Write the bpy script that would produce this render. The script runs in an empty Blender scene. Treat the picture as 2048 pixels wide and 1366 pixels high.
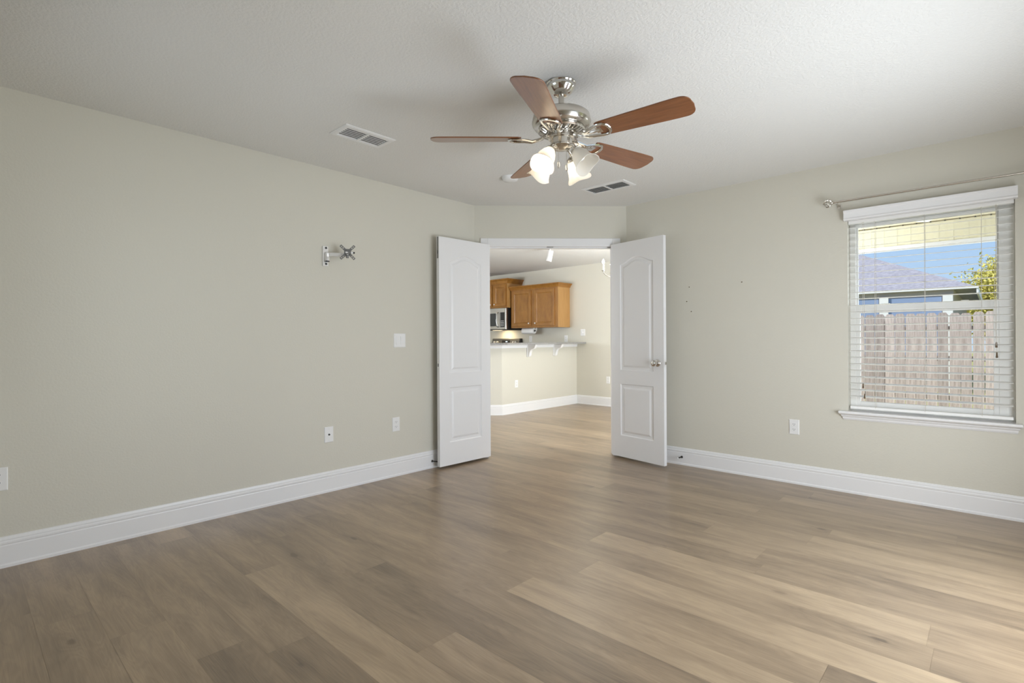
import bpy, bmesh, math, random
from mathutils import Vector, Matrix, Euler, Quaternion
R = math.radians
PI = math.pi
random.seed(11)
S = bpy.context.scene
COL = S.collection

# ------------------------------------------------------------------ camera
FPX, CY, ROLL, YAW, EYE = 1039.493, 678.44, -0.0052, 0.7483, 1.1437
cam_d = bpy.data.cameras.new('camera')
cam_d.sensor_fit = 'HORIZONTAL'; cam_d.sensor_width = 36.0
cam_d.lens = FPX / 2048 * 36.0
cam_d.shift_y = -(683 - CY) / 2048
cam_d.clip_start = 0.03; cam_d.clip_end = 300
cam = bpy.data.objects.new('camera', cam_d); COL.objects.link(cam)
fwd = Vector((-math.sin(YAW), math.cos(YAW), 0))
rt = Vector((math.cos(YAW), math.sin(YAW), 0))
right = rt * math.cos(ROLL) + Vector((0, 0, math.sin(ROLL)))
up = rt * -math.sin(ROLL) + Vector((0, 0, math.cos(ROLL)))
m = Matrix((right, up, -fwd)).transposed().to_4x4()
m.translation = (0, 0, EYE)
cam.matrix_world = m
S.camera = cam

# ------------------------------------------------------------------ colour, world, sun, daylight
S.view_settings.view_transform = 'Standard'
S.view_settings.look = 'None'
S.view_settings.gamma = 1.0
S.view_settings.use_curve_mapping = False
S.view_settings.exposure = 0.0
S.cycles.max_bounces = 10
S.cycles.diffuse_bounces = 7
S.cycles.transparent_max_bounces = 16
S.cycles.sample_clamp_indirect = 6
S.cycles.caustics_reflective = False
S.cycles.caustics_refractive = False

W = bpy.data.worlds.new('sky'); S.world = W; W.use_nodes = True
nt = W.node_tree; nt.nodes.clear()
def nd(tree, kind, **kw):
    n = tree.nodes.new(kind)
    for k, v in kw.items():
        setattr(n, k, v)
    return n
tc = nd(nt, 'ShaderNodeTexCoord'); sep = nd(nt, 'ShaderNodeSeparateXYZ')
ramp = nd(nt, 'ShaderNodeValToRGB'); bg = nd(nt, 'ShaderNodeBackground'); wo = nd(nt, 'ShaderNodeOutputWorld')
nt.links.new(tc.outputs['Generated'], sep.inputs[0])
nt.links.new(sep.outputs['Z'], ramp.inputs['Fac'])
cr = ramp.color_ramp
cr.elements[0].position = 0.0; cr.elements[0].color = (0.62, 0.79, 1.0, 1)
cr.elements[1].position = 0.9; cr.elements[1].color = (0.13, 0.27, 0.66, 1)
e = cr.elements.new(0.12); e.color = (0.49, 0.70, 1.0, 1)
e = cr.elements.new(0.26); e.color = (0.34, 0.57, 1.0, 1)
nt.links.new(ramp.outputs['Color'], bg.inputs['Color'])
bg.inputs['Strength'].default_value = 1.0
nt.links.new(bg.outputs[0], wo.inputs[0])

def light(name, kind, loc, energy, color=(1, 1, 1), direction=None, size=None, size_y=None, radius=None, **kw):
    d = bpy.data.lights.new(name, kind); d.energy = energy; d.color = color
    if kind == 'AREA':
        d.shape = 'RECTANGLE'; d.size = size; d.size_y = size_y
    if radius is not None:
        d.shadow_soft_size = radius
    for k, v in kw.items():
        setattr(d, k, v)
    o = bpy.data.objects.new(name, d); COL.objects.link(o); o.location = loc
    if direction is not None:
        o.rotation_euler = Vector(direction).to_track_quat('-Z', 'Y').to_euler()
    return o

sun = light('sun', 'SUN', (-10, -8, 12), 5.0, (1.0, 0.95, 0.88), direction=(0.60, 0.45, -0.65), angle=R(0.6))
DAY = (0.89, 0.945, 1.0)
# daylight entering by the windows behind the camera and by the dining room's patio door; the rest is added fill
light('daylight_east_door', 'AREA', (0.53, 2.50, 0.86), 74, DAY, (-1, 0, 0), 1.8, 1.5)
light('daylight_rear_window', 'AREA', (-2.55, -0.46, 1.42), 8, DAY, (0, 1, 0), 1.4, 1.3)
light('added_patio_fill', 'AREA', (-0.35, 5.95, -0.06), 95, DAY, (0, 0.6, 1), 2.4, 1.0)  # added lamp lying unseen on the slab, brightens patio beam and ceiling
light('added_yard_fill', 'AREA', (3.2, 9.2, 1.5), 420, DAY, (-0.66, -0.72, -0.10), 2.0, 2.0)  # added panel out of view in the yard, brightens blind slats and reveal
light('daylight_patio_door', 'AREA', (-1.40, 5.65, 0.80), 150, DAY, (-1, 0, 0.8), 1.8, 1.4)
light('added_living_fill', 'AREA', (-7.2, 0.72, 1.45), 230, DAY, (0, 0.7, 1), 2.0, 1.3)  # added lamp, tilted up to brighten the kitchen by ceiling bounce

# ------------------------------------------------------------------ helpers
def sub(o, parent):
    o.parent = parent
    return o
def tag(o, label=None, cat=None, group=None, kind=None):
    if label: o['label'] = label
    if cat: o['category'] = cat
    if group: o['group'] = group
    if kind: o['kind'] = kind
    return o
def empty(name, loc=(0, 0, 0), rz=0.0, label=None, cat=None, group=None, kind=None):
    o = bpy.data.objects.new(name, None); COL.objects.link(o)
    o.location = loc; o.rotation_euler = (0, 0, rz); o.empty_display_size = 0.05
    return tag(o, label, cat, group, kind)

class MB:
    """collects shapes and links them as one mesh object"""
    def __init__(self):
        self.bm = bmesh.new()
    def poly(self, pts):
        vs = [self.bm.verts.new(p) for p in pts]
        return self.bm.faces.new(vs)
    def box(self, a, b, mat=None):
        x0, y0, z0 = a; x1, y1, z1 = b
        c = [(x0, y0, z0), (x1, y0, z0), (x1, y1, z0), (x0, y1, z0), (x0, y0, z1), (x1, y0, z1), (x1, y1, z1), (x0, y1, z1)]
        if mat is not None: c = [mat @ Vector(p) for p in c]
        v = [self.bm.verts.new(p) for p in c]
        for f in ((3, 2, 1, 0), (4, 5, 6, 7), (0, 1, 5, 4), (1, 2, 6, 5), (2, 3, 7, 6), (3, 0, 4, 7)):
            self.bm.faces.new([v[i] for i in f])
        return self
    def rings(self, rings, close=True, cap0=True, cap1=True, mat=None):
        prev = None; first = None
        for r in rings:
            vs = [self.bm.verts.new(mat @ Vector(p) if mat is not None else p) for p in r]
            if prev:
                n = len(vs)
                for i in range(n if close else n - 1):
                    j = (i + 1) % n
                    self.bm.faces.new((prev[i], prev[j], vs[j], vs[i]))
            else:
                first = vs
            prev = vs
        if close and cap0 and len(first) > 2: self.bm.faces.new(list(reversed(first)))
        if close and cap1 and len(prev) > 2: self.bm.faces.new(prev)
        return self
    def lathe(self, prof, mat=None, n=32, cap0=True, cap1=True):
        rs = []
        for r, z in prof:
            rs.append([(r * math.cos(2 * PI * i / n), r * math.sin(2 * PI * i / n), z) for i in range(n)])
        return self.rings(rs, True, cap0, cap1, mat)
    def cyl(self, p0, p1, r0, r1=None, n=16, caps=True):
        p0 = Vector(p0); p1 = Vector(p1); r1 = r0 if r1 is None else r1
        q = (p1 - p0).to_track_quat('Z', 'Y').to_matrix().to_4x4(); q.translation = p0
        return self.lathe([(r0, 0), (r1, (p1 - p0).length)], q, n, caps, caps)
    def tube(self, pts, r, n=10, flat=1.0):
        pts = [Vector(p) for p in pts]; rs = []
        for i, p in enumerate(pts):
            t = (pts[min(i + 1, len(pts) - 1)] - pts[max(i - 1, 0)]).normalized()
            u = t.cross(Vector((0, 0, 1)))
            if u.length < 1e-3: u = t.cross(Vector((1, 0, 0)))
            u.normalize(); w = u.cross(t).normalized()
            rr = r[i] if isinstance(r, (list, tuple)) else r
            rs.append([p + (u * math.cos(2 * PI * k / n) + w * math.sin(2 * PI * k / n) * flat) * rr for k in range(n)])
        return self.rings(rs)
    def prism(self, pts, vec, mat=None):
        v = Vector(vec)
        return self.rings([[Vector(p) for p in pts], [Vector(p) + v for p in pts]], True, True, True, mat)
    def sphere(self, c, r, n=16, sz=1.0):
        prof = [(max(1e-4, r * math.sin(PI * k / n)), -r * sz * math.cos(PI * k / n)) for k in range(n + 1)]
        return self.lathe(prof, Matrix.Translation(c), n * 2)
    def build(self, name, mat, parent=None, smooth=False, loc=(0, 0, 0), bevel=0.0, world=False, seg=2):
        """vertices are relative to the parent; with world=True they are world points (unrotated parents)"""
        off = Vector((0, 0, 0))
        if world and parent is not None:
            p = parent
            while p is not None:
                off += Vector(p.location); p = p.parent
        if world and parent is None:
            off = Vector(loc)
        bmesh.ops.translate(self.bm, verts=self.bm.verts, vec=-off)
        bmesh.ops.recalc_face_normals(self.bm, faces=self.bm.faces)
        me = bpy.data.meshes.new(name); self.bm.to_mesh(me); self.bm.free()
        me.materials.append(mat)
        if smooth:
            me.polygons.foreach_set('use_smooth', [True] * len(me.polygons))
            try: me.set_sharp_from_angle(angle=R(40))
            except Exception: pass
        o = bpy.data.objects.new(name, me); COL.objects.link(o)
        o.location = loc
        if parent is not None: o.parent = parent
        if bevel > 0:
            b = o.modifiers.new('bevel', 'BEVEL'); b.width = bevel; b.segments = seg; b.limit_method = 'ANGLE'; b.angle_limit = R(35)
        return o

def boxobj(name, a, b, mat, parent=None, bevel=0.0, world=True):
    return MB().box(a, b).build(name, mat, parent, world=world, bevel=bevel)

# ------------------------------------------------------------------ materials
def material(name, color, rough=0.5, metal=0.0, spec=0.5, **kw):
    mt = bpy.data.materials.new(name); mt.use_nodes = True
    b = mt.node_tree.nodes['Principled BSDF']
    b.inputs['Base Color'].default_value = (*color, 1)
    b.inputs['Roughness'].default_value = rough
    b.inputs['Metallic'].default_value = metal
    b.inputs['Specular IOR Level'].default_value = spec
    for k, v in kw.items():
        b.inputs[k].default_value = v
    return mt
def bump_noise(mt, scale, strength, dist=0.002, detail=3, ramp=None, stretch=(1, 1, 1)):
    t = mt.node_tree; b = t.nodes['Principled BSDF']
    c = nd(t, 'ShaderNodeTexCoord'); mp = nd(t, 'ShaderNodeMapping'); n = nd(t, 'ShaderNodeTexNoise'); bp = nd(t, 'ShaderNodeBump')
    mp.inputs['Scale'].default_value = stretch
    n.inputs['Scale'].default_value = scale; n.inputs['Detail'].default_value = detail
    t.links.new(c.outputs['Object'], mp.inputs[0]); t.links.new(mp.outputs[0], n.inputs['Vector'])
    src = n.outputs['Fac']
    if ramp:
        r = nd(t, 'ShaderNodeMapRange'); r.inputs['From Min'].default_value = ramp[0]; r.inputs['From Max'].default_value = ramp[1]
        t.links.new(src, r.inputs['Value']); src = r.outputs['Result']
    bp.inputs['Strength'].default_value = strength; bp.inputs['Distance'].default_value = dist
    t.links.new(src, bp.inputs['Height']); t.links.new(bp.outputs[0], b.inputs['Normal'])
    return mt
def mottled(mt, c0, c1, scale, detail=4, stretch=(1, 1, 1), rough_amt=0.6, lo=0.3, hi=0.7):
    t = mt.node_tree; b = t.nodes['Principled BSDF']
    c = nd(t, 'ShaderNodeTexCoord'); mp = nd(t, 'ShaderNodeMapping'); n = nd(t, 'ShaderNodeTexNoise'); r = nd(t, 'ShaderNodeValToRGB')
    mp.inputs['Scale'].default_value = stretch
    n.inputs['Scale'].default_value = scale; n.inputs['Detail'].default_value = detail; n.inputs['Roughness'].default_value = rough_amt
    r.color_ramp.elements[0].position = lo; r.color_ramp.elements[0].color = (*c0, 1)
    r.color_ramp.elements[1].position = hi; r.color_ramp.elements[1].color = (*c1, 1)
    t.links.new(c.outputs['Object'], mp.inputs[0]); t.links.new(mp.outputs[0], n.inputs['Vector'])
    t.links.new(n.outputs['Fac'], r.inputs['Fac']); t.links.new(r.outputs['Color'], b.inputs['Base Color'])
    return mt

def picket_tone(mt):
    '''each board of the fence has weathered to its own tone'''
    t = mt.node_tree; b = t.nodes['Principled BSDF']
    src = b.inputs['Base Color'].links[0].from_socket
    oi = nd(t, 'ShaderNodeObjectInfo'); hs = nd(t, 'ShaderNodeHueSaturation'); mr = nd(t, 'ShaderNodeMapRange')
    mr.inputs['To Min'].default_value = 0.66; mr.inputs['To Max'].default_value = 1.0
    t.links.new(oi.outputs['Random'], mr.inputs['Value']); t.links.new(mr.outputs['Result'], hs.inputs['Value'])
    t.links.new(src, hs.inputs['Color']); t.links.new(hs.outputs[0], b.inputs['Base Color'])
M = {}
M['wall'] = bump_noise(material('wall_paint', (0.632, 0.611, 0.538), 0.62, spec=0.35), 90, 0.22, 0.003, 2)
M['ceiling'] = bump_noise(material('ceiling_knockdown', (0.765, 0.762, 0.745), 0.85, spec=0.2), 75, 0.30, 0.003, 4, (0.42, 0.58))
M['trim'] = material('white_trim_paint', (0.80, 0.80, 0.81), 0.32)
M['door'] = bump_noise(material('white_door_paint', (0.79, 0.79, 0.80), 0.36), 140, 0.05, 0.001, 2, None, (1, 1, 0.08))
M['plate'] = material('white_plastic', (0.80, 0.80, 0.80), 0.3)
M['slot'] = material('dark_slot', (0.05, 0.05, 0.05), 0.6)
M['nickel'] = bump_noise(material('brushed_nickel', (0.62, 0.59, 0.54), 0.24, 1.0), 300, 0.04, 0.0005, 2, None, (1, 1, 12))
M['chrome'] = material('polished_nickel', (0.72, 0.70, 0.67), 0.12, 1.0)
M['darkmetal'] = material('dark_metal', (0.06, 0.055, 0.05), 0.4, 0.6)
M['black'] = material('black_plastic', (0.015, 0.015, 0.016), 0.3)
M['greymetal'] = bump_noise(material('hammered_grey_metal', (0.22, 0.22, 0.215), 0.5, 0.6), 220, 0.3, 0.001, 2)
M['silver'] = material('satin_silver_metal', (0.82, 0.81, 0.80), 0.3, 0.45)
M['bulb_off'] = material('unlit_bulb', (0.85, 0.85, 0.83), 0.2)
def emit(name, color, s):
    mt = bpy.data.materials.new(name); mt.use_nodes = True; t = mt.node_tree; t.nodes.clear()
    em = nd(t, 'ShaderNodeEmission'); o = nd(t, 'ShaderNodeOutputMaterial')
    em.inputs[0].default_value = (*color, 1); em.inputs[1].default_value = s
    t.links.new(em.outputs[0], o.inputs[0]); return mt
M['bulb'] = emit('lit_bulb', (1.0, 0.90, 0.74), 14)
M['flame_bulb'] = emit('lit_candle_bulb', (1.0, 0.95, 0.88), 22)
M['clock'] = emit('lit_clock_digits', (0.8, 0.95, 1.0), 2.0)

def frosted(name, color, transl):
    mt = bpy.data.materials.new(name); mt.use_nodes = True; t = mt.node_tree
    b = t.nodes['Principled BSDF']; o = t.nodes['Material Output']
    b.inputs['Base Color'].default_value = (*color, 1); b.inputs['Roughness'].default_value = 0.28
    tr = nd(t, 'ShaderNodeBsdfTranslucent'); mx = nd(t, 'ShaderNodeMixShader')
    c = nd(t, 'ShaderNodeTexCoord'); n = nd(t, 'ShaderNodeTexNoise'); r = nd(t, 'ShaderNodeMapRange')
    n.inputs['Scale'].default_value = 22; n.inputs['Detail'].default_value = 2; n.inputs['Distortion'].default_value = 1.5
    r.inputs['To Min'].default_value = transl - 0.15; r.inputs['To Max'].default_value = transl + 0.15
    t.links.new(c.outputs['Object'], n.inputs['Vector']); t.links.new(n.outputs['Fac'], r.inputs['Value'])
    t.links.new(r.outputs['Result'], mx.inputs[0])
    tr.inputs[0].default_value = (*color, 1)
    t.links.new(b.outputs[0], mx.inputs[1]); t.links.new(tr.outputs[0], mx.inputs[2]); t.links.new(mx.outputs[0], o.inputs[0])
    return mt
M['shade'] = frosted('alabaster_glass', (0.93, 0.91, 0.87), 0.55)
def thin_glass(name, tint=(1, 1, 1), gloss=0.06):
    mt = bpy.data.materials.new(name); mt.use_nodes = True; t = mt.node_tree; t.nodes.clear()
    tr = nd(t, 'ShaderNodeBsdfTransparent'); gl = nd(t, 'ShaderNodeBsdfGlossy'); fr = nd(t, 'ShaderNodeFresnel'); mx = nd(t, 'ShaderNodeMixShader'); o = nd(t, 'ShaderNodeOutputMaterial')
    tr.inputs[0].default_value = (*tint, 1); gl.inputs['Roughness'].default_value = 0.0; fr.inputs['IOR'].default_value = 1.45
    t.links.new(fr.outputs[0], mx.inputs[0]); t.links.new(tr.outputs[0], mx.inputs[1]); t.links.new(gl.outputs[0], mx.inputs[2]); t.links.new(mx.outputs[0], o.inputs[0])
    return mt
M['glass'] = thin_glass('window_glass', (0.97, 0.98, 0.97))
M['crystal'] = material('clear_glass_pendant', (0.95, 0.95, 0.95), 0.05, **{'Transmission Weight': 0.9})

def wood(name, c0, c1, rough, stretch, scale=6.0, coat=0.0):
    mt = material(name, c0, rough); t = mt.node_tree; b = t.nodes['Principled BSDF']
    mottled(mt, c0, c1, scale, 6, stretch, 0.62, 0.28, 0.72)
    b.inputs['Coat Weight'].default_value = coat; b.inputs['Coat Roughness'].default_value = 0.12
    return mt
M['blade'] = wood('walnut_blade', (0.145, 0.052, 0.019), (0.25, 0.098, 0.038), 0.32, (1.2, 14, 14), 5.0, 0.6)
M['oak'] = wood('honey_oak', (0.235, 0.096, 0.014), (0.375, 0.172, 0.034), 0.36, (3, 3, 1.2), 4.0, 0.1)
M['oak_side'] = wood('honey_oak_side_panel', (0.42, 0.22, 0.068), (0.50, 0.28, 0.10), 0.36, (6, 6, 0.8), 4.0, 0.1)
M['granite'] = mottled(material('grey_granite', (0.4, 0.4, 0.4), 0.15), (0.09, 0.088, 0.085), (0.46, 0.45, 0.44), 140, 5)
M['steel'] = bump_noise(material('stainless_steel', (0.60, 0.59, 0.57), 0.28, 1.0), 60, 0.05, 0.0005, 2, None, (1, 1, 30))
M['darksteel'] = material('dark_stainless_steel', (0.23, 0.215, 0.19), 0.3, 0.9)
M['ovenglass'] = material('dark_oven_glass', (0.05, 0.055, 0.055), 0.08)
M['paper'] = bump_noise(material('white_paper', (0.86, 0.86, 0.86), 0.9, spec=0.1), 200, 0.2, 0.001)
M['blind'] = material('white_blind_slat', (0.87, 0.865, 0.85), 0.35)
M['vinyl'] = material('white_vinyl', (0.86, 0.86, 0.84), 0.4)
M['cord'] = material('blind_cord', (0.62, 0.59, 0.54), 0.8)
M['tassel'] = material('brown_wood_tassel', (0.13, 0.085, 0.045), 0.5)
# outdoors
M['stucco'] = bump_noise(material('cream_patio_ceiling', (0.78, 0.72, 0.56), 0.85, spec=0.1), 120, 0.5, 0.003)
M['soffit'] = material('cream_soffit_panel', (0.70, 0.66, 0.53), 0.6)
M['fascia'] = material('pale_fascia', (0.70, 0.70, 0.76), 0.5)
M['stuccowall'] = bump_noise(material('cream_stucco', (0.72, 0.68, 0.56), 0.9, spec=0.1), 100, 0.5, 0.003)
M['fence'] = mottled(material('weathered_fence_board', (0.4, 0.35, 0.33), 0.85, spec=0.15), (0.24, 0.19, 0.18), (0.66, 0.565, 0.55), 3.0, 10, (11, 11, 0.7), 0.72, 0.3, 0.68)
picket_tone(M['fence'])
M['lawn'] = mottled(material('lawn_grass', (0.3, 0.36, 0.1), 0.95, spec=0.1), (0.40, 0.40, 0.13), (0.60, 0.57, 0.22), 8, 6)
M['shingle'] = mottled(material('grey_shingle', (0.3, 0.3, 0.32), 0.9, spec=0.1), (0.30, 0.29, 0.32), (0.48, 0.46, 0.50), 12, 6, (1, 1, 1))
M['housewall'] = material('neighbour_grey_siding', (0.46, 0.41, 0.39), 0.8)
M['housewhite'] = material('neighbour_white_post', (0.82, 0.82, 0.82), 0.6)
M['houseglass'] = material('neighbour_window_glass', (0.26, 0.34, 0.54), 0.2)
M['leaf'] = material('yellow_green_leaf', (0.62, 0.56, 0.13), 0.7)
M['leaf'].node_tree.nodes['Principled BSDF'].inputs['Subsurface Weight'].default_value = 0.0
M['bark'] = material('tree_bark', (0.16, 0.12, 0.08), 0.9)
M['concrete'] = bump_noise(material('patio_concrete', (0.5, 0.49, 0.47), 0.9), 40, 0.3)
M['shadow_gap'] = material('unlit_gap', (0.03, 0.028, 0.02), 0.9)

def shingle_rows(mt):
    t = mt.node_tree; b = t.nodes['Principled BSDF']
    c = nd(t, 'ShaderNodeTexCoord'); wv = nd(t, 'ShaderNodeTexWave'); bp = nd(t, 'ShaderNodeBump')
    wv.wave_type = 'BANDS'; wv.bands_direction = 'Z'; wv.wave_profile = 'SAW'; wv.inputs['Scale'].default_value = 2.2
    t.links.new(c.outputs['Object'], wv.inputs['Vector']); t.links.new(wv.outputs['Fac'], bp.inputs['Height'])
    bp.inputs['Distance'].default_value = 0.05; bp.inputs['Strength'].default_value = 0.8
    t.links.new(bp.outputs[0], b.inputs['Normal'])
shingle_rows(M['shingle'])

# floor: one tone and one random number per plank, grain in the shader
def floor_material():
    mt = material('wood_plank_floor', (0.4, 0.32, 0.23), 0.32, spec=1.0); t = mt.node_tree; b = t.nodes['Principled BSDF']
    L = t.links.new
    at = nd(t, 'ShaderNodeAttribute', attribute_name='tone'); ar = nd(t, 'ShaderNodeAttribute', attribute_name='seed')
    c = nd(t, 'ShaderNodeTexCoord')
    shift = nd(t, 'ShaderNodeCombineXYZ'); add = nd(t, 'ShaderNodeVectorMath', operation='ADD')
    mul = nd(t, 'ShaderNodeMath', operation='MULTIPLY'); mul.inputs[1].default_value = 37.0
    L(ar.outputs['Fac'], mul.inputs[0]); L(mul.outputs[0], shift.inputs[0]); L(mul.outputs[0], shift.inputs[2])
    L(c.outputs['Object'], add.inputs[0]); L(shift.outputs[0], add.inputs[1])
    def noise(stretch, scale, detail, dist=0.0, rough=0.6):
        mp = nd(t, 'ShaderNodeMapping'); mp.inputs['Scale'].default_value = stretch
        n = nd(t, 'ShaderNodeTexNoise'); n.inputs['Scale'].default_value = scale; n.inputs['Detail'].default_value = detail
        n.inputs['Distortion'].default_value = dist; n.inputs['Roughness'].default_value = rough
        L(add.outputs[0], mp.inputs[0]); L(mp.outputs[0], n.inputs['Vector']); return n
    fine = noise((1.3, 75, 1), 4.0, 6, 0.2, 0.72)          # hair-fine grain along the board
    broad = noise((0.95, 6.0, 1), 1.8, 3, 0.5)             # soft darker zones along a board
    cath = noise((1.0, 7.0, 1), 1.5, 2, 1.2)              # cathedral arches
    ring = nd(t, 'ShaderNodeMath', operation='MULTIPLY'); ring.inputs[1].default_value = 60
    sn = nd(t, 'ShaderNodeMath', operation='SINE')
    L(cath.outputs['Fac'], ring.inputs[0]); L(ring.outputs[0], sn.inputs[0])
    vm = nd(t, 'ShaderNodeMapping'); vm.inputs['Scale'].default_value = (2.1, 5.4, 1)
    vo = nd(t, 'ShaderNodeTexVoronoi'); vo.inputs['Scale'].default_value = 1.0; vo.inputs['Randomness'].default_value = 1.0
    vn = nd(t, 'ShaderNodeVectorMath', operation='MULTIPLY_ADD'); vn.inputs[1].default_value = (0.10, 0.10, 0); 
    L(add.outputs[0], vm.inputs[0]); wob = noise((3, 9, 1), 3.0, 3, 0.0); L(wob.outputs['Color'], vn.inputs[0]); L(vm.outputs[0], vn.inputs[2])
    L(vn.outputs[0], vo.inputs['Vector'])
    csep = nd(t, 'ShaderNodeSeparateColor'); L(vo.outputs['Color'], csep.inputs[0])
    pick = nd(t, 'ShaderNodeMapRange'); pick.inputs['From Min'].default_value = 0.12; pick.inputs['From Max'].default_value = 0.40
    L(csep.outputs[0], pick.inputs['Value'])
    ramp = nd(t, 'ShaderNodeValToRGB'); el = ramp.color_ramp.elements
    el[0].position = 0.0; el[0].color = (0.120, 0.084, 0.055, 1)
    el[1].position = 1.0; el[1].color = (0.455, 0.343, 0.223, 1)
    x = ramp.color_ramp.elements.new(0.5); x.color = (0.282, 0.205, 0.132, 1)
    def madd(a_, k, b_):
        n = nd(t, 'ShaderNodeMath', operation='MULTIPLY_ADD'); n.inputs[1].default_value = k
        L(a_, n.inputs[0])
        if isinstance(b_, float): n.inputs[2].default_value = b_
        else: L(b_, n.inputs[2])
        return n.outputs[0]
    v = madd(fine.outputs['Fac'], 0.62, -0.31)
    br = madd(broad.outputs['Fac'], 1.0, -0.49)
    s1 = nd(t, 'ShaderNodeMath', operation='ADD'); L(v, s1.inputs[0]); L(br, s1.inputs[1])
    s2 = madd(sn.outputs[0], 0.045, s1.outputs[0])
    s3 = nd(t, 'ShaderNodeMath', operation='ADD'); L(s2, s3.inputs[0]); L(at.outputs['Fac'], s3.inputs[1])
    kc = nd(t, 'ShaderNodeMapRange', interpolation_type='SMOOTHSTEP'); kc.inputs['From Min'].default_value = 0.030; kc.inputs['From Max'].default_value = 0.095
    kc.inputs['To Min'].default_value = -0.42; kc.inputs['To Max'].default_value = 0.0
    kh = nd(t, 'ShaderNodeMapRange', interpolation_type='SMOOTHSTEP'); kh.inputs['From Min'].default_value = 0.03; kh.inputs['From Max'].default_value = 0.36
    kh.inputs['To Min'].default_value = -0.12; kh.inputs['To Max'].default_value = 0.0
    L(vo.outputs['Distance'], kc.inputs['Value']); L(vo.outputs['Distance'], kh.inputs['Value'])
    ks = nd(t, 'ShaderNodeMath', operation='ADD'); L(kc.outputs['Result'], ks.inputs[0]); L(kh.outputs['Result'], ks.inputs[1])
    kr = nd(t, 'ShaderNodeMath', operation='MULTIPLY'); L(ks.outputs[0], kr.inputs[0]); L(pick.outputs['Result'], kr.inputs[1])
    s4 = nd(t, 'ShaderNodeMath', operation='ADD'); L(s3.outputs[0], s4.inputs[0]); L(kr.outputs[0], s4.inputs[1])
    L(s4.outputs[0], ramp.inputs['Fac']); L(ramp.outputs['Color'], b.inputs['Base Color'])
    rg = nd(t, 'ShaderNodeMapRange'); rg.inputs['To Min'].default_value = 0.27; rg.inputs['To Max'].default_value = 0.37
    L(fine.outputs['Fac'], rg.inputs['Value']); L(rg.outputs['Result'], b.inputs['Roughness'])
    bp = nd(t, 'ShaderNodeBump'); bp.inputs['Strength'].default_value = 0.12; bp.inputs['Distance'].default_value = 0.001
    L(fine.outputs['Fac'], bp.inputs['Height']); L(bp.outputs[0], b.inputs['Normal'])
    return mt
M['floor'] = floor_material()

# ------------------------------------------------------------------ the room
XL, YR, XE, YB, H = -3.6896, 4.4951, 0.47, -0.28, 2.44
C1 = Vector((XL, 3.445, 0)); C2 = Vector((-2.6385, YR, 0))          # ends of the angled doorway wall
EA = (C2 - C1).normalized(); NA = Vector((EA.y, -EA.x, 0))          # along it / into the room
LEN = (C2 - C1).length
S0, S1, HEAD = 0.125, 1.352, 2.045                                  # door opening in it
YK = 7.545                                                         # far kitchen wall
XD = -1.50                                                         # dining room's patio wall

# floor boards
def make_floor():
    bm = bmesh.new()
    tone = bm.faces.layers.float.new('tone'); seed = bm.faces.layers.float.new('seed')
    forced = {-2: -2.81, -1: -2.49, 3: -1.55, 6: -1.63, 10: -1.69, 11: -0.86, 13: -1.27, 14: -0.77, 8: -3.0, 4: -2.3, 1: -1.95, 16: -1.15}
    tones = {(6, -1.63): 0.66, (3, -1.55): 0.60, (10, -1.69): 0.68, (-1, -2.49): 0.56, (-2, -2.81): 0.52}
    W_, L_ = 0.186, 1.50
    rnd = random.Random(5)
    k = -6
    while 0.593 + k * W_ < 7.7:
        y0 = 0.593 + k * W_; y1 = y0 + W_
        off = forced.get(k, rnd.random() * L_ * 3 - 3)
        n0 = math.floor((-9.6 - off) / L_)
        for n in range(n0, n0 + 9):
            x0 = off + n * L_; x1 = x0 + L_
            if x1 < -9.5 or x0 > 0.6: continue
            x0c, x1c = max(x0, -9.5), min(x1, 0.6)
            g = 0.0003
            z0 = -0.0
            vs = [bm.verts.new(p) for p in ((x0c + g, y0 + g, 0), (x1c - g, y0 + g, 0), (x1c - g, y1 - g, 0), (x0c + g, y1 - g, 0))]
            f = bm.faces.new(vs)
            tv = min(0.78, max(0.22, rnd.gauss(0.51, 0.095)))
            if (k, off) in tones and n == 0: tv = tones[(k, off)]
            f[tone] = tv; f[seed] = rnd.random()
        k += 1
    # the bed under the boards, seen in the hairline joints
    v = [bm.verts.new(p) for p in ((-9.6, -0.6, -0.0012), (0.7, -0.6, -0.0012), (0.7, 7.8, -0.0012), (-9.6, 7.8, -0.0012))]
    f = bm.faces.new(v); f[tone] = 0.16; f[seed] = 0.5
    v = [bm.verts.new(p) for p in ((-9.6, -0.6, -0.15), (0.7, -0.6, -0.15), (0.7, 7.8, -0.15), (-9.6, 7.8, -0.15))]
    f = bm.faces.new(list(reversed(v))); f[tone] = 0.2; f[seed] = 0.5
    me = bpy.data.meshes.new('floor'); bm.to_mesh(me); bm.free(); me.materials.append(M['floor'])
    o = bpy.data.objects.new('floor', me); COL.objects.link(o)
    tag(o, 'light brown wood plank flooring running through bedroom and kitchen', None, None, 'structure')
make_floor()

def struct(o, label=None):
    o['kind'] = 'structure'
    if label: o['label'] = label
    return o
cl = MB().box((-9.6, -2.2, H), (0.75, 7.75, H + 0.2)).build('ceiling', M['ceiling'])  # slab runs past the rear wall as an added, unseen sun shield
struct(cl, 'white knockdown textured ceiling')

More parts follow.
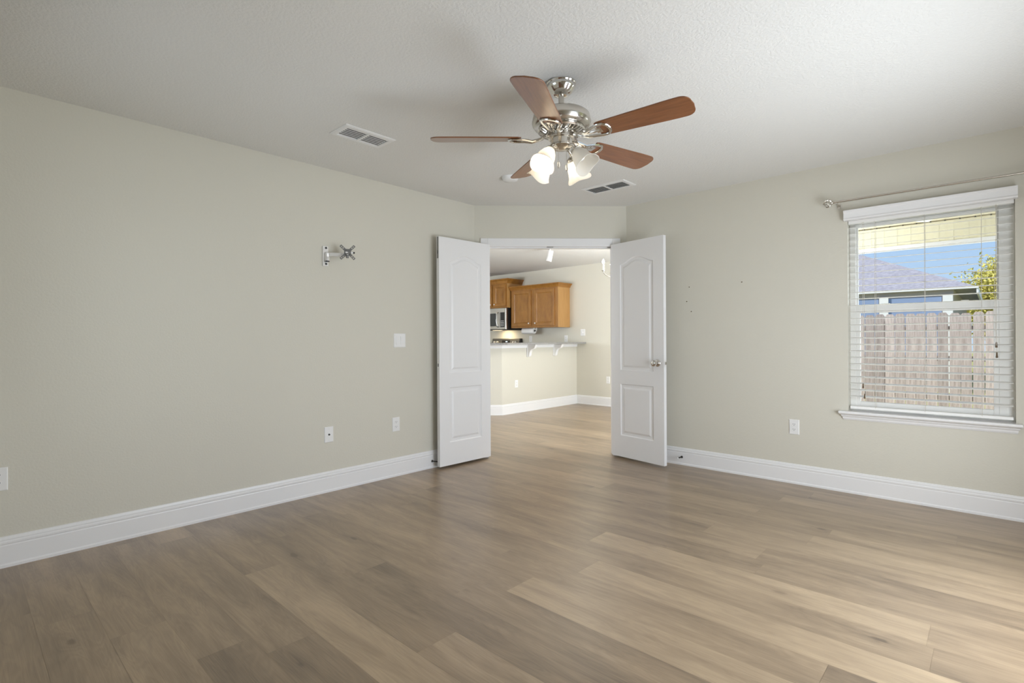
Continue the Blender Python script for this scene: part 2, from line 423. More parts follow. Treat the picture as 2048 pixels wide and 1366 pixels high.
def wall_x(name, x0, x1, y0, y1, holes=(), label=None, mat=None, z1=H):
    """wall running along Y; holes = (y0, y1, z0, z1)"""
    b = MB(); y = y0
    for h in sorted(holes):
        b.box((x0, y, 0), (x1, h[0], z1))
        if h[2] > 0: b.box((x0, h[0], 0), (x1, h[1], h[2]))
        if h[3] < z1: b.box((x0, h[0], h[3]), (x1, h[1], z1))
        y = h[1]
    b.box((x0, y, 0), (x1, y1, z1))
    return struct(b.build(name, mat or M['wall']), label)
def wall_y(name, y0, y1, x0, x1, holes=(), label=None, mat=None, z1=H):
    b = MB(); x = x0
    for h in sorted(holes):
        b.box((x, y0, 0), (h[0], y1, z1))
        if h[2] > 0: b.box((h[0], y0, 0), (h[1], y1, h[2]))
        if h[3] < z1: b.box((h[0], y0, h[3]), (h[1], y1, z1))
        x = h[1]
    b.box((x, y0, 0), (x1, y1, z1))
    return struct(b.build(name, mat or M['wall']), label)

WX0, WX1, WZ0, WZ1 = -0.792, 0.096, 0.600, 2.012                    # window opening in the right wall
wall_x('wall_left', XL - 0.12, XL, YB - 0.12, 3.445, (), 'beige painted bedroom wall on the left with the screen mount')
wall_y('wall_right', YR, YR + 0.16, C2.x, XE + 0.16, ((WX0, WX1, WZ0, WZ1),), 'beige painted bedroom wall on the right with the window')
wall_x('wall_east', XE, XE + 0.16, YB - 0.12, YR, ((1.6, 3.6, 0.05, 2.12),), 'beige bedroom wall to the right of the camera')
wall_y('wall_rear', YB - 0.16, YB, XL, XE, ((-3.25, -1.85, 0.75, 2.08),), 'beige bedroom wall behind the camera')
# angled wall with the double doorway
TW = 0.12
b = MB()
def ang(s, off, z): return C1 + EA * s + NA * off + Vector((0, 0, z))
def abox(bld, s0, s1, o0, o1, z0, z1):
    bld.rings([[ang(s0, o0, z0), ang(s1, o0, z0), ang(s1, o1, z0), ang(s0, o1, z0)], [ang(s0, o0, z1), ang(s1, o0, z1), ang(s1, o1, z1), ang(s0, o1, z1)]])
abox(b, 0, S0 - 0.02, -TW, 0, 0, H); abox(b, S1 + 0.02, LEN, -TW, 0, 0, H); abox(b, S0 - 0.02, S1 + 0.02, -TW, 0, HEAD + 0.02, H)
struct(b.build('wall_corner', M['wall']), 'beige angled corner wall holding the double doorway')
# wall behind it towards the hall
wall_y('wall_kitchen', YK, YK + 0.14, -9.5, XD + 0.1, (), 'pale beige kitchen wall at the far end behind the cabinets')
wall_x('wall_dining', XD, XD + 0.1, YR + 0.16, YK, ((4.75, 6.55, 0.02, 2.1),), 'dining room wall with the patio door', M['wall'])
wall_x('wall_living', -9.5, -9.38, 0.9, YK, (), 'living room wall beyond the doorway on the left')
wall_y('wall_hall', 0.78, 0.9, -9.5, XL - 0.12, ((-8.2, -6.2, 0.8, 2.1),), 'living room wall beyond the bedroom')

# moulded baseboards: profile swept along a polyline on the floor, room side on the left of the path direction
BPROF = [(0, 0), (0.017, 0), (0.017, 0.013), (0.012, 0.020), (0.012, 0.108), (0.010, 0.114), (0.0125, 0.120), (0.0125, 0.128), (0.008, 0.134), (0.009, 0.140), (0.005, 0.153), (0, 0.155)]
def sweep(name, path, prof, mat, label=None):
    b = MB(); pts = [Vector(p) for p in path]; rs = []
    for i, p in enumerate(pts):
        d0 = (pts[i] - pts[i - 1]).normalized() if i > 0 else (pts[1] - pts[0]).normalized()
        d1 = (pts[i + 1] - pts[i]).normalized() if i < len(pts) - 1 else d0
        n0 = Vector((-d0.y, d0.x, 0)); n1 = Vector((-d1.y, d1.x, 0))
        mi = (n0 + n1).normalized(); k = 1.0 / max(0.3, mi.dot(n0))
        rs.append([p + mi * (o * k) + Vector((0, 0, z)) for o, z in prof])
    b.rings(rs)
    return struct(b.build(name, mat), label)
casL = C1 + EA * 0.062; casR = C1 + EA * (LEN - 0.086)
sweep('baseboard_left', [(XL, 3.445, 0), (XL, YB, 0)][::-1][::-1], BPROF, M['trim'], 'white moulded baseboard along the left wall')
sweep('baseboard_right', [(XE, YR, 0), (C2.x, YR, 0)], BPROF, M['trim'], 'white moulded baseboard along the right wall under the window')
sweep('baseboard_east', [(XE, YB, 0), (XE, YR, 0)], BPROF, M['trim'])
sweep('baseboard_rear', [(XL, YB, 0), (XE, YB, 0)], BPROF, M['trim'])

# door casing and jamb
b = MB()
CW = 0.066
abox(b, S0 - CW, S0 + 0.004, 0, 0.016, 0, HEAD + 0.078); abox(b, S1 - 0.004, S1 + CW + 0.006, 0, 0.016, 0, HEAD + 0.078)
abox(b, S0 + 0.004, S1 - 0.004, 0, 0.016, HEAD - 0.004, HEAD + 0.078)
struct(b.build('trim_1', M['trim'], bevel=0.004), 'white casing around the double doorway')
b = MB()
abox(b, S0 - 0.02, S0, -TW, 0, 0, HEAD + 0.02); abox(b, S1, S1 + 0.02, -TW, 0, 0, HEAD + 0.02); abox(b, S0, S1, -TW, 0, HEAD, HEAD + 0.02)
abox(b, S0, S1, -0.075, -0.040, HEAD - 0.012, HEAD)
for s in (0.64, ):
    pass
struct(b.build('trim_2', M['trim']), 'white jamb and stop inside the double doorway')
b = MB(); abox(b, (S0 + S1) / 2 - 0.03, (S0 + S1) / 2 + 0.03, -0.03, -0.004, HEAD - 0.004, HEAD)
abox(b, S1 - 0.05, S1 - 0.015, -0.03, -0.004, HEAD - 0.004, HEAD)
struct(b.build('trim_3', M['darkmetal']), 'dark latch plates under the door head')

# ------------------------------------------------------------------ panelled door leaves
def panel_loops(w):
    """outer outlines of the arched upper panel and of the lower panel, counter-clockwise in (x, z)"""
    a, c = 0.112, w - 0.112
    up_ = [(a, 0.845), (c, 0.845), (c, 1.845)]
    n = 14
    for i in range(1, n):
        t = i / n; x = c + (a - c) * t
        s = 0.5 - 0.5 * math.cos(2 * PI * t)
        up_.append((x, 1.845 + 0.062 * s ** 0.8))
    up_.append((a, 1.845))
    lo_ = [(a, 0.225), (c, 0.225), (c, 0.715), (a, 0.715)]
    return up_, lo_
def inset(loop, d):
    n = len(loop); out = []
    for i in range(n):
        p0, p, p1 = Vector(loop[i - 1]), Vector(loop[i]), Vector(loop[(i + 1) % n])
        a = (p - p0).normalized(); c = (p1 - p).normalized()
        n0 = Vector((-a.y, a.x)); n1 = Vector((-c.y, c.x)); mm = (n0 + n1).normalized()
        out.append(p + mm * (d / max(0.35, mm.dot(n0))))
    return out
def door_leaf(w, z0, z1, th):
    bm = bmesh.new()
    outs = []
    for side, y in ((1, th), (-1, 0.0)):
        rect = [(0, z0), (w, z0), (w, z1), (0, z1)]
        edges = []
        def loop_verts(lp, dep):
            return [bm.verts.new((p[0], y - side * dep, p[1])) for p in lp]
        rv = loop_verts(rect, 0)
        edges += [bm.edges.new((rv[i], rv[(i + 1) % 4])) for i in range(4)]
        outs.append(rv)
        for lp in panel_loops(w):
            prev = loop_verts(lp, 0); n = len(prev)
            edges += [bm.edges.new((prev[i], prev[(i + 1) % n])) for i in range(n)]
            for d, dep in ((0.008, 0.0075), (0.020, 0.0085), (0.030, 0.0085), (0.046, 0.002), (0.052, 0.0015)):
                cur = loop_verts(inset(lp, d), dep)
                for i in range(n):
                    j = (i + 1) % n
                    bm.faces.new((prev[i], prev[j], cur[j], cur[i]))
                prev = cur
            bm.faces.new(prev)
        bmesh.ops.triangle_fill(bm, use_beauty=True, use_dissolve=False, edges=edges)
    f, k = outs
    for i in range(4):
        j = (i + 1) % 4
        bm.faces.new((f[i], f[j], k[j], k[i]))
    bmesh.ops.recalc_face_normals(bm, faces=bm.faces)
    mb = MB(); mb.bm.free(); mb.bm = bm
    return mb

def leaf(name, pivot, rz, mirror, label):
    """local +X runs from the hinge to the free edge, local +Y (or -Y) is the side seen from the room"""
    root = empty(name, pivot, rz, label, None, None, 'structure')
    w, th, z0, z1 = 0.607, 0.035, 0.022, 2.053
    d = door_leaf(w, z0, z1, th)
    if mirror: bmesh.ops.scale(d.bm, vec=(1, -1, 1), verts=d.bm.verts)
    sy = -1 if mirror else 1
    d.build('door_panel', M['door'], root)
    hz = MB()
    for z in (0.22, 1.05, 1.86):
        hz.cyl((-0.004, sy * -0.004, z - 0.045), (-0.004, sy * -0.004, z + 0.045), 0.006, n=10)
    hz.build('hinge', M['nickel'], root)
    return root, w, th, sy
PL = C1 + EA * S0 + NA * 0.022; PR = C1 + EA * S1 + NA * 0.022
dl, w_, th_, sy_ = leaf('door_1', PL, R(-90 - 2.0), False, 'white two-panel door leaf on the left, swung open against the wall')
# local X must run from hinge to free edge; local +Y is the visible side
b = MB().box((w_ - 0.001, 0.008, 0.885), (w_ + 0.0015, 0.028, 0.955)); lp = b.build('strike_plate', M['silver'], dl)
MB().box((w_, 0.013, 0.905), (w_ + 0.002, 0.023, 0.933)).build('latch_hole', M['slot'], lp)
b = MB().box((w_ - 0.001, 0.009, 1.86), (w_ + 0.0015, 0.026, 2.050)); fb = b.build('flush_bolt', M['greymetal'], dl)
MB().box((w_, 0.013, 1.90), (w_ + 0.0025, 0.022, 1.93)).build('bolt_lever', M['slot'], fb)
dr, w_, th_, sy_ = leaf('door_2', PR, R(-10.0), True, 'white two-panel door leaf on the right with a round knob, swung open')
def knob(parent, x, y, z, sy):
    q = Matrix.Translation((x, y, z)) @ Matrix.Rotation(R(90) if sy < 0 else R(-90), 4, 'X')
    k = MB().lathe([(0.033, 0), (0.033, 0.004), (0.028, 0.010), (0.013, 0.014), (0.011, 0.028), (0.017, 0.034), (0.026, 0.042), (0.029, 0.052), (0.026, 0.062), (0.016, 0.068), (0.001, 0.070)], q, 28)
    return k.build('door_knob', M['chrome'], parent, smooth=True)
k1 = knob(dr, w_ - 0.066, -th_, 0.925, -1); k1['label'] = 'round satin nickel door knob'
knob(dr, w_ - 0.066, 0.0, 0.925, 1)
b = MB().box((w_ - 0.001, -0.029, 0.895), (w_ + 0.0015, -0.006, 0.955)); lp = b.build('latch_plate', M['silver'], dr)
MB().box((w_, -0.024, 0.913), (w_ + 0.011, -0.012, 0.936)).build('latch_bolt', M['nickel'], lp)

# ------------------------------------------------------------------ window in the right wall
def window(name, x0, x1, z0, z1, label, xf, full=True):
    """single-hung window; xf maps (x, depth, z) to the world; depth 0 = room face, + = outdoors"""
    root = empty(name, xf(x0, 0, z0), 0, label, None, None, 'structure')
    def bx(bld, a, c):
        p = [xf(*q) for q in ((a[0], a[1], a[2]), (c[0], a[1], a[2]), (c[0], c[1], a[2]), (a[0], c[1], a[2]))]
        t = [xf(*q) for q in ((a[0], a[1], c[2]), (c[0], a[1], c[2]), (c[0], c[1], c[2]), (a[0], c[1], c[2]))]
        bld.rings([p, t])
    zm = z0 + 0.745 if full else (z0 + z1) / 2
    f = MB()                                                         # frame in the wall thickness
    bx(f, (x0, 0.085, z0), (x0 + 0.036, 0.15, z1)); bx(f, (x1 - 0.075, 0.085, z0), (x1, 0.15, z1))
    bx(f, (x0 + 0.036, 0.085, z1 - 0.03), (x1 - 0.075, 0.15, z1)); bx(f, (x0 + 0.036, 0.085, z0), (x1 - 0.075, 0.15, z0 + 0.03))
    f.build('window_frame', M['vinyl'], root, world=True, bevel=0.002)
    u = MB()                                                         # upper, outer sash
    bx(u, (x0 + 0.036, 0.118, zm), (x0 + 0.045, 0.145, z1 - 0.03)); bx(u, (x1 - 0.084, 0.118, zm), (x1 - 0.075, 0.145, z1 - 0.03))
    bx(u, (x0 + 0.045, 0.118, z1 - 0.05), (x1 - 0.084, 0.145, z1 - 0.03)); bx(u, (x0 + 0.045, 0.118, zm), (x1 - 0.084, 0.145, zm + 0.035))
    su = u.build('upper_sash', M['vinyl'], root, world=True)
    l = MB()                                                         # lower, inner sash
    bx(l, (x0 + 0.036, 0.088, z0 + 0.03), (x0 + 0.062, 0.116, zm + 0.035)); bx(l, (x1 - 0.101, 0.088, z0 + 0.03), (x1 - 0.075, 0.116, zm + 0.035))
    bx(l, (x0 + 0.062, 0.088, zm - 0.022), (x1 - 0.101, 0.116, zm + 0.035)); bx(l, (x0 + 0.062, 0.088, z0 + 0.03), (x1 - 0.101, 0.116, z0 + 0.07))
    sl = l.build('lower_sash', M['vinyl'], root, world=True, bevel=0.002)
    k = MB()
    for xx in (x0 + 0.22, x1 - 0.24):
        bx(k, (xx - 0.02, 0.092, zm + 0.035), (xx + 0.02, 0.112, zm + 0.044))
    k.build('sash_lock', M['vinyl'], sl, world=True)
    g = MB(); bx(g, (x0 + 0.045, 0.130, zm + 0.035), (x1 - 0.084, 0.133, z1 - 0.05)); g.build('pane', M['glass'], su, world=True)
    g = MB(); bx(g, (x0 + 0.062, 0.100, z0 + 0.07), (x1 - 0.101, 0.103, zm - 0.022)); g.build('pane', M['glass'], sl, world=True)
    return root
win = window('window_1', WX0, WX1, WZ0, WZ1, 'white single-hung window in the right wall', lambda x, d, z: Vector((x, YR + d, z)))
# stool and moulded apron below it
b = MB().box((-0.848, YR - 0.052, 0.586), (0.128, YR + 0.085, 0.604))
st = b.build('window_sill', M['trim'], win, world=True, bevel=0.004)
ap = MB()
prof = [(0, 0.538), (0.004, 0.538), (0.010, 0.548), (0.012, 0.560), (0.020, 0.566), (0.022, 0.574), (0.034, 0.582), (0.036, 0.586), (0, 0.586)]
rs = []
for x, s in ((-0.846, 1), (0.126, -1)):
    rs.append([Vector((x + s * 0.75 * (0.036 - d), YR - d, z)) for d, z in prof])
ap.rings(rs); ap.build('window_apron', M['trim'], win, world=True)

window('window_2', 1.6, 3.6, 0.05, 2.12, 'tall window in the wall to the right of the camera', lambda x, d, z: Vector((XE + d, x, z)), False)
window('window_3', -3.25, -1.85, 0.75, 2.08, 'window in the wall behind the camera', lambda x, d, z: Vector((x, YB - d, z)), False)

# ------------------------------------------------------------------ slatted blind
BY = YR + 0.034
blind = empty('window_blind', (-0.35, BY, 1.98), 0, 'white two inch slatted blind lowered over the window with flat slats', 'blind')
vl = MB()
vp = [(0, 1.998), (0.050, 1.998), (0.057, 2.008), (0.052, 2.016), (0.052, 2.050), (0.060, 2.060), (0.060, 2.070), (0, 2.070)]
vl.rings([[Vector((-0.808, YR - d, z)) for d, z in vp], [Vector((0.108, YR - d, z)) for d, z in vp]])
vl.build('valance', M['trim'], blind, world=True)
MB().box((WX0 + 0.004, BY - 0.025, 1.978), (WX1 - 0.004, BY + 0.025, 2.010)).build('headrail', M['blind'], blind, world=True)
SX0, SX1 = WX0 + 0.010, WX1 - 0.010
NS, pitch = 27, 0.0477
ztop = 1.952; tilt = R(9)
sm = None
slat_pts = []
for i in range(7):
    t = i / 6 * 2 - 1
    slat_pts.append((t * 0.025, 0.0012 * (1 - t * t)))
slat_pts += [(p[0], p[1] - 0.0022) for p in reversed(slat_pts)]
ct, stt = math.cos(tilt), math.sin(tilt)
first = None
for i in range(NS):
    z = ztop - i * pitch
    if first is None:
        bb = MB()
        bb.rings([[Vector((x, p[0] * ct - p[1] * stt, p[0] * stt + p[1] * ct)) for p in slat_pts] for x in (SX0 + 0.35, SX1 + 0.35)])
        first = bb.build('slat', M['blind'], blind, smooth=True)
        o = first
    else:
        o = first.copy(); COL.objects.link(o)
    o.location = (0, 0, z - 1.98)
zb = 0.632
MB().box((SX0, BY - 0.025, zb - 0.012), (SX1, BY + 0.025, zb + 0.008)).build('bottom_rail', M['blind'], blind, world=True, bevel=0.003)
for x in (-0.628, -0.348, -0.060):
    c = MB()
    for yy in (-0.0262, 0.0262):
        c.cyl((x, BY + yy, zb), (x, BY + yy, 1.98), 0.0011, n=6)
    c.build('ladder_cord', M['cord'], blind, world=True)
for x, zt, yy in ((-0.700, 0.775, -0.030), (-0.691, 0.700, -0.033), (0.0085, 1.075, -0.030), (0.0105, 1.010, -0.034)):
    c = MB(); n = 12
    bow = 0.010 if x > 0 and zt < 1.05 else 0.0
    c.tube([(x - bow * math.sin(PI * k / n) * (1 if k > 4 else 0.4), BY + yy, 1.98 + (zt + 0.03 - 1.98) * k / n) for k in range(n + 1)], 0.0012, 6)
    cc = c.build('pull_cord', M['cord'], blind, world=True)
    tq = MB().lathe([(0.0022, 0.036), (0.004, 0.030), (0.0045, 0.018), (0.006, 0.006), (0.0055, 0.0), (0.001, -0.001)], Matrix.Translation((x, BY + yy, zt)), 12)
    tq.build('tassel', M['tassel'], cc, world=True, smooth=True)

# ------------------------------------------------------------------ curtain rod
ry, rz_ = YR - 0.08, 2.136
rod = empty('curtain_rod', (-0.35, ry, rz_), 0, 'thin brushed metal curtain rod with ornamental finial above the window', 'curtain rod')
MB().cyl((-0.868, ry, rz_), (0.19, ry, rz_), 0.0075, n=14).build('rod', M['nickel'], rod, world=True, smooth=True)
for x, s in ((-0.868, -1), (0.19, 1)):
    f = MB()
    f.lathe([(0.011, 0), (0.013, 0.006), (0.009, 0.010)], Matrix.Translation((x, ry, rz_)) @ Matrix.Rotation(R(90 * s), 4, 'Y'), 16)
    for k in range(6):
        a = 2 * PI * k / 6; pts = []
        for j in range(9):
            t = j / 8; r_ = 0.006 + 0.024 * math.sin(PI * min(1, t * 1.05)) ** 0.8
            aa = a + t * 0.9
            pts.append((x + s * (0.008 + 0.050 * t), ry + r_ * math.cos(aa), rz_ + r_ * math.sin(aa)))
        f.tube(pts, 0.0035, 6)
    f.sphere((x + s * 0.060, ry, rz_), 0.006, 6)
    f.build('finial', M['nickel'], rod, world=True, smooth=True)
for x in (-0.845, 0.165):
    k = MB(); k.box((x - 0.011, YR - 0.004, rz_ - 0.034), (x + 0.011, YR, rz_ + 0.02)); k.cyl((x, YR, rz_ - 0.012), (x, ry, rz_ - 0.012), 0.004, n=10)
    k.box((x - 0.005, ry - 0.010, rz_ - 0.016), (x + 0.005, ry + 0.010, rz_ - 0.0075))
    k.build('bracket', M['nickel'], rod, world=True)

# ------------------------------------------------------------------ wall plates
def frame_on(wall, u, z):
    """matrix: local x along the wall (rightwards seen from the room), local y out of the wall, local z up"""
    if wall == 'left': return Matrix(((0, 1, 0, XL), (1, 0, 0, u), (0, 0, 1, z), (0, 0, 0, 1)))
    if wall == 'right': return Matrix(((1, 0, 0, u), (0, -1, 0, YR), (0, 0, 1, z), (0, 0, 0, 1)))
    if wall == 'kitchen': return Matrix(((1, 0, 0, u), (0, -1, 0, YK), (0, 0, 1, z), (0, 0, 0, 1)))
    if wall == 'bar': return Matrix(((0, 1, 0, XB), (1, 0, 0, u), (0, 0, 1, z), (0, 0, 0, 1)))
def plate_root(name, wall, u, z, label, cat, group=None):
    mm = frame_on(wall, u, z)
    return empty(name, mm.translation, 0, label, cat, group), mm
def plate_body(mm, w, h, t=0.006):
    b = MB()
    b.rings([[(-w / 2, 0, -h / 2), (w / 2, 0, -h / 2), (w / 2, 0, h / 2), (-w / 2, 0, h / 2)],
             [(-w / 2, t * 0.5, -h / 2), (w / 2, t * 0.5, -h / 2), (w / 2, t * 0.5, h / 2), (-w / 2, t * 0.5, h / 2)],
             [(-w / 2 + 0.004, t, -h / 2 + 0.004), (w / 2 - 0.004, t, -h / 2 + 0.004), (w / 2 - 0.004, t, h / 2 - 0.004), (-w / 2 + 0.004, t, h / 2 - 0.004)]], mat=mm)
    return b
def outlet(wall, u, z, label, group='white duplex wall outlets', w=0.072, h=0.117):
    root, mm = plate_root('wall_outlet', wall, u, z, label, 'outlet', group)
    plate_body(mm, w, h).build('cover_plate', M['plate'], root, world=True)
    for s in (1, -1):
        q = mm @ Matrix.Translation((0, 0.006, s * 0.020))
        f = MB(); n = 16
        ring = [(0.0165 * math.copysign(abs(math.cos(2 * PI * i / n)) ** 0.6, math.cos(2 * PI * i / n)), 0, 0.0135 * math.copysign(abs(math.sin(2 * PI * i / n)) ** 0.6, math.sin(2 * PI * i / n))) for i in range(n)]
        f.rings([ring, [(p[0], 0.0016, p[2]) for p in ring]], mat=q)
        fo = f.build('receptacle', M['plate'], root, world=True)
        d = MB()
        for dx in (-0.0065, 0.0065):
            d.box((dx - 0.0011, 0.0014, -0.001), (dx + 0.0011, 0.0019, 0.0075), q)
        d.lathe([(0.0024, 0), (0.0024, 0.0006)], q @ Matrix.Translation((0, 0.0014, -0.0065)) @ Matrix.Rotation(R(-90), 4, 'X'), 12)
        d.build('slots', M['slot'], fo, world=True)
    return root
outlet('left', 2.534, 0.434, 'white duplex outlet low on the left wall, below the light switch')
outlet('left', 0.155, 0.448, 'white duplex outlet low on the left wall at the far left edge')
outlet('right', -1.155, 0.444, 'white duplex outlet low on the right wall, left of the window')
# double rocker switch
root, mm = plate_root('light_switch', 'left', 2.575, 1.138, 'white double rocker light switch on the left wall beside the open door', 'light switch')
plate_body(mm, 0.117, 0.117).build('cover_plate', M['plate'], root, world=True)
for dx, tl in ((-0.023, 1), (0.023, -1)):
    q = mm @ Matrix.Translation((dx, 0.006, 0))
    f = MB(); f.rings([[(-0.0165, 0, -0.0335), (0.0165, 0, -0.0335), (0.0165, 0, 0.0335), (-0.0165, 0, 0.0335)],
                       [(-0.016, 0.003 + 0.0015 * tl, -0.033), (0.016, 0.003 + 0.0015 * tl, -0.033), (0.016, 0.003 - 0.0015 * tl, 0.033), (-0.016, 0.003 - 0.0015 * tl, 0.033)]], mat=q)
    f.build('rocker', M['plate'], root, world=True)
# coax plate
root, mm = plate_root('coax_plate', 'left', 1.933, 0.431, 'white cable socket plate with one dark connector low on the left wall', 'wall plate')
plate_body(mm, 0.072, 0.117).build('cover_plate', M['plate'], root, world=True)
q = mm @ Matrix.Translation((0, 0.006, 0)) @ Matrix.Rotation(R(-90), 4, 'X')
MB().lathe([(0.007, 0), (0.007, 0.003), (0.0045, 0.003), (0.0045, 0.011), (0.001, 0.011)], q, 14).build('connector', M['darkmetal'], root, world=True)
for s in (1, -1): MB().lathe([(0.003, 0), (0.003, 0.0012)], mm @ Matrix.Translation((0, 0.006, s * 0.042)) @ Matrix.Rotation(R(-90), 4, 'X'), 10).build('screw', M['silver'], root, world=True)

# ------------------------------------------------------------------ screen mount on the left wall
mnt = empty('screen_wall_mount', (XL, 1.91, 1.775), 0, 'silver swing arm screen bracket with grey cross plate on the left wall', 'screen mount')
b = MB().box((XL, 1.8875, 1.700), (XL + 0.012, 1.9325, 1.850)); wp = b.build('wall_plate', M['silver'], mnt, world=True, bevel=0.003)
for z in (1.836, 1.716): MB().lathe([(0.008, 0), (0.008, 0.004), (0.001, 0.005)], Matrix.Translation((XL + 0.012, 1.912, z)) @ Matrix.Rotation(R(90), 4, 'Y'), 14).build('bolt_cap', M['black'], wp, world=True)
pv = Vector((XL + 0.036, 1.912, 0))
b = MB(); b.box((XL + 0.012, 1.900, 1.735), (XL + 0.036, 1.924, 1.795))
b.lathe([(0.013, 1.735), (0.013, 1.766), (0.0125, 1.767), (0.0125, 1.769), (0.013, 1.770), (0.013, 1.797)], Matrix.Translation(pv), 20)
b.build('pivot', M['silver'], mnt, world=True, smooth=True)
MB().lathe([(0.015, 1.729), (0.015, 1.737)], Matrix.Translation(pv), 20).build('pivot_cap', M['black'], mnt, world=True)
hd = Vector((-3.5715, 2.030, 1.790))                                # head of the arm
hv = Vector((hd.x, hd.y, 0)); dv = (hv - pv).normalized(); pn = Vector((-dv.y, dv.x, 0))
b = MB(); a0 = pv + Vector((0, 0, 1.772)); a1 = hv + Vector((0, 0, 1.772)) - dv * 0.01
b.rings([[a0 + pn * 0.008, a0 - pn * 0.008, a0 - pn * 0.008 + Vector((0, 0, 0.026)), a0 + pn * 0.008 + Vector((0, 0, 0.026))],
         [a1 + pn * 0.008, a1 - pn * 0.008, a1 - pn * 0.008 + Vector((0, 0, 0.026)), a1 + pn * 0.008 + Vector((0, 0, 0.026))]])
b.cyl(hv + Vector((0, 0, 1.760)), hv + Vector((0, 0, 1.806)), 0.012, n=16)
b.build('arm', M['silver'], mnt, world=True, bevel=0.002)
look = (Vector((0, 0, EYE)) - hd); look.z = 0.0; look.normalize()
fx = Vector((-look.y, look.x, 0)); pc = hd + look * 0.03 + Vector((0, 0, 0.010))
Q = Matrix(((fx.x, 0, look.x, pc.x), (fx.y, 0, look.y, pc.y), (0, 1, 0, pc.z), (0, 0, 0, 1)))
b = MB()
oct_ = [(0.027 * math.cos(PI / 8 + k * PI / 4), 0.027 * math.sin(PI / 8 + k * PI / 4), -0.002) for k in range(8)]
b.prism(oct_, (0, 0, 0.004), Q)
for k in range(4):
    rr = Q @ Matrix.Rotation(PI / 4 + k * PI / 2, 4, 'Z')
    # perforated arm: two rails and bridges leave the screw holes open
    for s in (1, -1):
        b.box((0.015, s * 0.0095, -0.002), (0.071, s * 0.0042, 0.002), rr)
    for x0, x1 in ((0.015, 0.041), (0.048, 0.056), (0.063, 0.072)):
        b.box((x0, -0.0043, -0.002), (x1, 0.0043, 0.002), rr)
b.build('cross_plate', M['greymetal'], mnt, world=True)
b = MB(); b.cyl(hd - Vector((0, 0, 0.018)), hd + look * 0.030 - Vector((0, 0, 0.0)), 0.010, n=12)
b.cyl(pc + fx * -0.015, pc + fx * 0.045 - look * 0.012, 0.006, n=10)
b.build('tilt_joint', M['silver'], mnt, world=True)
MB().cyl(pc + fx * 0.040 - look * 0.012, pc + fx * 0.052 - look * 0.012, 0.008, 0.006, n=12).build('tilt_knob', M['black'], mnt, world=True)
boxs = MB().box((pc.x - 0.008, pc.y - 0.008, pc.z - 0.042), (pc.x + 0.008, pc.y + 0.008, pc.z - 0.022)); boxs.build('lock_tab', M['greymetal'], mnt, world=True)

# ------------------------------------------------------------------ ceiling registers
def vent(cx, cy, wx, wy, long_y, label):
    root = empty('ceiling_vent', (cx, cy, H), 0, label, 'vent', 'white ceiling air vents')
    lx, ly = wx / 2, wy / 2
    fr = 0.032
    b = MB()
    o = [(-lx, -ly), (lx, -ly), (lx, ly), (-lx, ly)]; i_ = [(-lx + fr, -ly + fr), (lx - fr, -ly + fr), (lx - fr, ly - fr), (-lx + fr, ly - fr)]
    mid = [(-lx + fr * .3, -ly + fr * .3), (lx - fr * .3, -ly + fr * .3), (lx - fr * .3, ly - fr * .3), (-lx + fr * .3, ly - fr * .3)]
    b.rings([[(x, y, 0) for x, y in o], [(x, y, -0.004) for x, y in o], [(x, y, -0.009) for x, y in mid], [(x, y, -0.009) for x, y in i_], [(x, y, -0.0008) for x, y in i_]], True, False, False)
    if long_y: b.box((-lx + fr, -0.009, -0.009), (lx - fr, 0.009, -0.003))
    else: b.box((-0.009, -ly + fr, -0.009), (0.009, ly - fr, -0.003))
    b.build('vent_frame', M['plate'], root)
    MB().box((-lx + fr - .002, -ly + fr - .002, -0.0016), (lx - fr + .002, ly - fr + .002, -0.0006)).build('duct', M['slot'], root)
    b = MB(); n = 6
    for k in range(n):
        t = (k + 0.5) / n
        for s in (-1, 1):
            if long_y:
                x = -lx + fr + (wx - 2 * fr) * t
                q = Matrix.Translation((x, s * (ly - fr + 0.009) / 2, -0.0055)) @ Matrix.Rotation(R(8), 4, 'Y')
                b.box((-0.0078, -(ly - fr - 0.009) / 2, -0.0005), (0.0078, (ly - fr - 0.009) / 2, 0.0005), q)
            else:
                y = -ly + fr + (wy - 2 * fr) * t
                q = Matrix.Translation((s * (lx - fr + 0.009) / 2, y, -0.0055)) @ Matrix.Rotation(R(38), 4, 'X')
                b.box((-(lx - fr - 0.009) / 2, -0.0078, -0.0005), ((lx - fr - 0.009) / 2, 0.0078, 0.0005), q)
    b.build('louvres', M['plate'], root)
vent(-2.94, 1.785, 0.205, 0.352, True, 'white slotted ceiling vent left of the fan')
vent(-2.413, 3.815, 0.418, 0.205, False, 'white slotted ceiling vent right of the fan near the doorway')
b = MB().lathe([(0.066, 0), (0.066, -0.012), (0.060, -0.026), (0.046, -0.034), (0.001, -0.036)], None, 32)
sd = b.build('smoke_detector', M['plate'], None, smooth=True, loc=(-2.835, 3.04, H))
tag(sd, 'round white smoke detector on the ceiling behind a fan blade', 'smoke detector')

